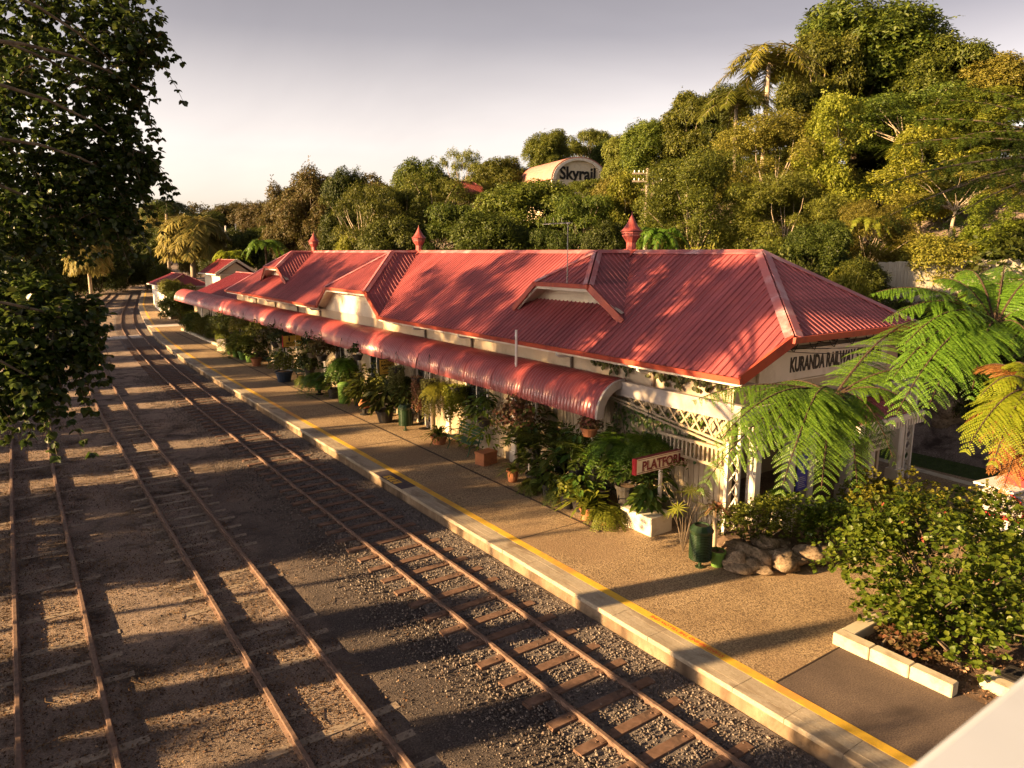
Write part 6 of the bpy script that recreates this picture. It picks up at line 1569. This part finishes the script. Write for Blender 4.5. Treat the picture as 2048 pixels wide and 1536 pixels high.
# near cluster, Y 11.5 to 17
plant('white square planter with glossy lily leaves at the front corner of the plant display', 12.4, 11.9, g_lily, (75, .75, .30), L_lily, 'white', .52, .46, 'box', rz=PI * .5, seed=1)
plant('yellow green maidenhair fern spilling over the platform beside the white planter', 11.75, 12.6, g_fern, (46, .62, .07, .5), L_bright, 'terra', .18, .3, seed=2)
plant('strap leaved plant with orange leaf tips at the platform side of the display', 11.55, 13.15, g_strap, (26, .9, .07), L_bright, 'terra', .16, .26, seed=3)
plant('broad leaved plant behind the maidenhair fern, left of the white planter', 12.5, 12.75, g_lily, (60, 1.0, .28), L_lily, 'dark', .22, .4, seed=4, stand=.3)
plant('leafy climber with pale leaves in the front row of the near display', 11.8, 13.75, g_lily, (70, .85, .2, .5), L_lily, 'dark', .18, .3, seed=5)
plant('feathery fern in the front row of the near display, left of the pale leaves', 11.85, 14.5, g_fern, (46, .62, .08, .7), L_mid, 'terra', .18, .28, seed=6)
plant('tall areca palm at the back of the near display', 12.5, 13.7, g_areca, (15, 1.7, .3), L_mid, 'dark', .22, .4, seed=7)
plant('dark broad leaved plant raised in the middle of the near display', 12.45, 14.6, g_lily, (70, 1.15, .26), L_lily, 'dark', .22, .4, seed=8, stand=.35)
plant('round leaved philodendron low in the near display', 11.95, 15.2, g_lily, (70, .8, .22, .55), L_lily, 'dark', .2, .32, seed=9)
plant('dark strap leaved plant raised behind the philodendron', 12.5, 15.4, g_strap, (34, 1.0, .08), L_mid, 'dark', .2, .4, seed=10, stand=.45)
plant('second areca palm near the lattice post of the near display', 12.45, 16.2, g_areca, (13, 1.5, .28), L_dark, 'dark', .2, .35, seed=11)
plant('dark leafy bush in a pot at the left end of the near display', 12.05, 16.1, g_lily, (75, .85, .2, .5), L_dark, 'dark', .2, .3, seed=12)
plant('small spiky plant in a terracotta pot at the far left corner of the near display', 11.75, 16.75, g_strap, (22, .5, .04), L_mid, 'terra', .15, .3, seed=13)
plant('low fern at the skirting of the near display', 11.7, 15.7, g_fern, (40, .5, .06, .4), L_mid, 'dark', .14, .2, seed=14)
plant('lime leaved plant at the foot of the near display beside the maidenhair fern', 11.7, 13.4, g_lily, (50, .5, .18, .5), L_bright, 'dark', .14, .2, seed=15)
plant('leafy plant right of the white planter beside the sign post', 12.95, 12.5, g_lily, (60, 1.0, .3), L_lily, 'dark', .2, .4, seed=16)
plant('big boston fern hanging left above the platform sign', 12.6, 13.2, g_fern, (80, 1.0, .09, .45), L_fern, 'dark', .2, .2, 'round', z=1.85, seed=17, name='hanging_plant', hang=1.1)
plant('big boston fern hanging right above the platform sign', 13.0, 12.5, g_fern, (80, .95, .09, .45), L_fern, 'dark', .2, .2, 'round', z=1.95, seed=18, name='hanging_plant', hang=1.0)
plant('hanging basket in dark red below the near end of the rounded canopy', 12.45, 14.15, g_bush, (420, .26, .07), L_red, 'terra', .2, .2, 'round', z=2.1, seed=19, name='hanging_plant', hang=.75)
plant('large pinkish begonia hanging beside the lit cream wall', 12.45, 17.45, g_bush, (1100, .62, .085, 1.2), L_red, 'dark', .22, .2, 'round', z=1.45, seed=20, name='hanging_plant', hang=1.4)
plant('dangling green plant under the begonia', 12.55, 17.0, g_strings, (40, 1.2, .25, .05), L_mid, 'dark', .18, .18, 'round', z=1.6, seed=21, name='hanging_plant', hang=1.3)
# middle stretch
plant('thin bamboo like plant in an orange terracotta box beside the near bench', 12.1, 18.75, g_lily, (90, 1.75, .26, .3), L_bright, 'terra', .30, .42, 'box', seed=22, rz=.2)
plant('large glossy lily bush hanging behind the near bench', 12.6, 19.6, g_lily, (95, .9, .24), L_lily, 'dark', .2, .2, 'round', z=1.25, seed=23, name='hanging_plant', hang=1.6)
plant('yellow trailing plant hanging left of the near bench', 12.55, 21.3, g_strings, (60, 1.1, .3, .05), L_bright, 'dark', .22, .2, 'round', z=2.1, seed=24, name='hanging_plant', hang=.9)
plant('feathery fern hanging under the canopy left of the yellow trailing plant', 12.35, 22.2, g_fern, (60, .8, .08, .4), L_bright, 'dark', .2, .2, 'round', z=2.0, seed=25, name='hanging_plant', hang=.9)
plant('strap leaved plant in a reddish pot at the far end of the near bench', 12.05, 21.75, g_strap, (30, .7, .07), L_mid, 'terra', .26, .26, seed=26)
plant('pink string plant trailing from a basket above the dark green bin', 12.2, 23.6, g_strings, (34, 1.1, .16, .045), L_pinkstring, 'dark', .18, .18, 'round', z=2.15, seed=27, name='hanging_plant', hang=.8)
plant('pale yellow strings trailing from a basket beside the STATION MASTERS OFFICE sign', 12.2, 25.35, g_strings, (44, 1.5, .22, .045), L_string, 'dark', .18, .18, 'round', z=2.3, seed=28, name='hanging_plant', hang=.7)
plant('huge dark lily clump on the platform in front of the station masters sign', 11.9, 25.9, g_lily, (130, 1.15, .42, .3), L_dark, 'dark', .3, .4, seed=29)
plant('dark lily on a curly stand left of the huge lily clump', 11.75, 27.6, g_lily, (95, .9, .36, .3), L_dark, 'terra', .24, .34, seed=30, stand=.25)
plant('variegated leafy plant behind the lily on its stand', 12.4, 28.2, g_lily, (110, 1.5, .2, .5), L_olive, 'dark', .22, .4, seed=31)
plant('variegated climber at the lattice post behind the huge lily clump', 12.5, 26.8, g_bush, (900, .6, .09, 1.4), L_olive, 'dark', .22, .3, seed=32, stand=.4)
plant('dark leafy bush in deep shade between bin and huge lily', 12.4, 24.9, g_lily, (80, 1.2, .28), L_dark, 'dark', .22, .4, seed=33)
plant('round dark basket hanging in front of the lattice post', 12.3, 29.4, g_bush, (420, .34, .08), L_dark, 'dark', .18, .18, 'round', z=2.3, seed=34, name='hanging_plant', hang=.7)
plant('long leaved plant leaning over the light green bin', 12.3, 29.5, g_strap, (24, 1.2, .10), L_bright, 'dark', .22, .4, seed=35)
plant('drooping fern in a small green pot left of the light green bin', 11.75, 32.9, g_fern, (70, .95, .09, .7), L_fern, 'green', .2, .36, seed=36, stand=.2)
plant('green leafy plant on the floor beside the drooping fern', 12.0, 31.7, g_lily, (90, .85, .26), L_lily, 'dark', .22, .34, seed=37)
plant('rust flecked begonia hanging below the canopy above the drooping fern', 12.2, 33.6, g_bush, (800, .62, .10, .9), L_brown, 'dark', .2, .2, 'round', z=1.75, seed=38, name='hanging_plant', hang=1.1)
plant('dark leafy hanging plant beside the rust flecked begonia', 12.3, 35.2, g_bush, (650, .6, .10, 1), L_dark, 'dark', .2, .2, 'round', z=1.7, seed=39, name='hanging_plant', hang=1.1)
plant('small round headed tree in a dark blue pot on the platform', 11.45, 37.3, g_bush, (500, .55, .07, 1), L_mid, 'blue', .33, .42, seed=40)
plant('low fern between the blue pot and the drooping fern', 12.0, 35.3, g_fern, (50, .6, .08, .6), L_mid, 'dark', .2, .3, seed=41)
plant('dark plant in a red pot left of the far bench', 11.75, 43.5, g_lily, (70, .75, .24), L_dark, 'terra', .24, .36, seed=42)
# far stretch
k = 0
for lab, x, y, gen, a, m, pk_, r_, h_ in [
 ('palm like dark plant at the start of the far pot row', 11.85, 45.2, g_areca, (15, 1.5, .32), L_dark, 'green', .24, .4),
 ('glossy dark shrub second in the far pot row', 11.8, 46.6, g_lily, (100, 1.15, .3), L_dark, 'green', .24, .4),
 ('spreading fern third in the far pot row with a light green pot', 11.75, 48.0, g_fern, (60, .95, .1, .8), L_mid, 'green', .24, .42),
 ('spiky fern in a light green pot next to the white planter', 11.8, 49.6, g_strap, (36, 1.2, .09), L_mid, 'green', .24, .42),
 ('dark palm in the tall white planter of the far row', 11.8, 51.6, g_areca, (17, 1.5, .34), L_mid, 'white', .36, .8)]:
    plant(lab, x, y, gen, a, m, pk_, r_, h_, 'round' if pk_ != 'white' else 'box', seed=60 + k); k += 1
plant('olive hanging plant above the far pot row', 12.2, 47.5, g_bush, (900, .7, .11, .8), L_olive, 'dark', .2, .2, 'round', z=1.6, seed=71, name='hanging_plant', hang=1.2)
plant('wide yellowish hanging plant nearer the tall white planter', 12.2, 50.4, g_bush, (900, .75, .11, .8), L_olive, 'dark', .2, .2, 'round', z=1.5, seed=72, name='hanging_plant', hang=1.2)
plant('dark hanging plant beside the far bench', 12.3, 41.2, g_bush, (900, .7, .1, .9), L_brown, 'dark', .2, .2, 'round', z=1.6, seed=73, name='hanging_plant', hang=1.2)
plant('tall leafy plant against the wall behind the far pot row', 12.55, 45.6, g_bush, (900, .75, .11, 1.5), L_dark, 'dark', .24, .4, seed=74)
for q, (lab, x, y, z_, gen, a, m) in enumerate([
 ('green hanging fern below the canopy between the two signs', 12.3, 31.2, 1.75, g_fern, (60, .8, .09, .4), L_fern),
 ('leafy dark hanging basket below the canopy left of the yellow double sign', 12.3, 40.0, 1.7, g_bush, (700, .55, .1, .9), L_dark),
 ('olive hanging basket at the canopy edge past the far bench', 12.2, 44.5, 1.6, g_bush, (800, .6, .1, .9), L_olive),
 ('green hanging basket at the canopy edge near the tall white planter', 12.2, 53.0, 1.6, g_bush, (800, .6, .11, .9), L_mid),
 ('trailing strings hanging close to the far end of the near bench', 12.35, 22.9, 2.1, g_strings, (44, 1.2, .24, .045), L_string),
 ('dark fern hanging in the shade behind the huge lily clump', 12.55, 25.6, 1.7, g_fern, (60, .8, .09, .4), L_mid)]):
    plant(lab, x, y, gen, a, m, 'dark', .2, .2, 'round', z=z_, seed=120 + q, name='hanging_plant', hang=1.0)
for q, (lab, x, y, gen, a, m, st_) in enumerate([
 ('broad leaved plant in the second row of the near display beside the begonia', 12.55, 16.8, g_lily, (75, 1.2, .27), L_lily, .4),
 ('pale green bushy plant in the front row of the near display', 11.7, 14.1, g_bush, (500, .38, .07, .8), L_bright, 0),
 ('lily with wide leaves raised at the back right of the near display', 12.7, 13.1, g_lily, (80, 1.2, .3), L_lily, .5),
 ('grassy plant between the philodendron and the feathery fern', 11.75, 14.95, g_strap, (40, .6, .04), L_mid, 0),
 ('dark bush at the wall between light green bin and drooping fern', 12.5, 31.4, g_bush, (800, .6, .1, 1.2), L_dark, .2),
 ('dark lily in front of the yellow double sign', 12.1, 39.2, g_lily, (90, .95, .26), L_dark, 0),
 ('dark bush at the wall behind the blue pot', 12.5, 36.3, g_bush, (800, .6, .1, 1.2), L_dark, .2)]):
    plant(lab, x, y, gen, a, m, 'dark', .2, .36, 'round', seed=140 + q, stand=st_)
mb = MB(); mb.bbox(12.0, 12.2, 54, 67.5, .248, .42, .03); tag(mb.build('garden_kerb', m_block), 'low pale stone kerb of the garden bed along the far platform', 'kerb')
for i, (x, y, h, wd, lab, m) in enumerate([(12.9, 55, 1.8, 1.9, 'yellow green bush at the near end of the kerbed garden bed', L_bright), (12.9, 57.5, 1.7, 2.2, 'green bush second along the kerbed garden bed', L_mid), (12.9, 60.5, 1.9, 2.6, 'olive bush in the middle of the kerbed garden bed', L_olive), (12.9, 64.5, 1.8, 2.8, 'bush at the far end of the kerbed garden bed', L_mid), (13.6, 76, 2.9, 4.2, 'dark ferny bush under the far end of the rounded canopy', L_dark), (14.4, 80.5, 2.6, 3.6, 'dark bush beside the white hoarding', L_dark), (15.4, 88, 3.6, 4.5, 'greyish bush behind the white hoarding', L_olive), (13.2, 53.2, 2.2, 2.0, 'dark bush between the garden bed and the tall white planter', L_dark)]):
    put('shrub', (x, y, .2), h, wd, lab, m, 'bushes along the far platform')
# climbers on the upper wall, under the eave
NR = np.random.default_rng(15); P = []; A = []
for i in range(26):
    y = 10.4 + i * .19 + NR.normal(0, .06); L_ = NR.uniform(.15, .42)
    for j in range(int(5 + L_ * 16)): P.append((13.42 + NR.normal(0, .02), y + NR.normal(0, .05), 4.12 - L_ * NR.uniform(0, 1))); A.append((-.25, NR.normal(0, .35), -1))
P = np.array(P); A = np.array(A); N = NR.normal(0, .3, P.shape) + [-1, 0, .3]; N -= A * (N * A).sum(1, keepdims=True) / (A * A).sum(1, keepdims=True)
iv = thing('ivy', 'heart leaved ivy hanging on the upper wall under the eave', 'climber', (13.4, 12.8, 3.9))
A = A / np.linalg.norm(A, axis=1, keepdims=True); o = bake('leaves', T_LEAF, P, frames(N, A), NR.uniform(.09, .15, len(P)), L_dark, iv); o.location = (-13.4, -12.8, -3.9)
P = []; A = []
for i in range(420):
    y = NR.uniform(11.0, 14.2); P.append((13.35 + NR.normal(0, .05), y, 3.05 - abs(NR.normal(0, .55)))); A.append((-.3, NR.normal(0, .4), -1))
P = np.array(P); A = np.array(A); A /= np.linalg.norm(A, axis=1, keepdims=True); N = NR.normal(0, .3, P.shape) + [-1, 0, .3]
iv = thing('ivy', 'ivy with pale leaves on the lit wall inside the open verandah corner', 'climber', (13.4, 12.8, 2.5)); o = bake('leaves', T_LEAF, P, frames(N, A), NR.uniform(.07, .12, len(P)), L_lily, iv); o.location = (-13.4, -12.8, -2.5)
# garden plants near the bin
t = plant('lime green pot with soil standing right of the near dark green bin', 12.05, 9.42, g_strap, (5, .2, .02), L_mid, 'green', .14, .3, seed=80)
t = thing('cordyline', 'red and green cordyline with a bare pale stem behind the near bin', 'plant', (12.35, 9.75, .25)); NR = np.random.default_rng(16)
MB().tube([(0, 0, 0), (.02, .02, .6), (-.03, .04, 1.15)], [.055, .045, .035], 8).build('stem', m_barkpale, t)
T, out = g_strap(1.1, 30, .5, .06); bake_list('red_leaves', T, out, L_red, t)
T, out = g_strap(1.05, 22, .45, .05); bake_list('green_leaves', T, out, L_mid, t)
t = thing('fan_palm', 'small fan leaved palm between the near bin and the lattice corner post', 'plant', (12.0, 10.35, .25)); NR = np.random.default_rng(18); out = []; mb = MB()
for i in range(9):
    az = i * 2.4; d = np.array([math.cos(az), math.sin(az), 0]); h = NR.uniform(.7, 1.6); p = d * NR.uniform(.25, .6) + [0, 0, h]; mb.tube([(0, 0, 0), tuple(p * [.4, .4, .6]), tuple(p)], .008, 5)
    nrm = d * .6 + [0, 0, 1]; nrm /= np.linalg.norm(nrm); u = np.cross(nrm, [0, 0, 1.]); u /= np.linalg.norm(u); v = np.cross(nrm, u)
    for k in range(12): a = 2 * PI * k / 12; out.append((p, u * math.cos(a) + v * math.sin(a) - np.array([0, 0, .15]), nrm, (.3, .035, .3)))
bake_list('leaves', T_STRIP, out, L_bright, t); mb.build('stems', m_bark, t)
t = thing('urn', 'cream urn with a trailing fern on a pedestal by the white columns', 'urn', (14.75, 9.75, .25)); NR = np.random.default_rng(19)
MB().bbox(-.22, .22, -.22, .22, 0, .5, .02).build('pedestal', m_white, t); pot(t, m_potwhite, .3, .5, 'urn', z=.501)
T, out = g_fern(.98, 34, .55, .08, .5); bake_list('foliage', T, out, L_fern, t)
# ------------------------------------------------------------------ late overrides
for o, m in OVR:
    if m is not None: set_mat(o, m)
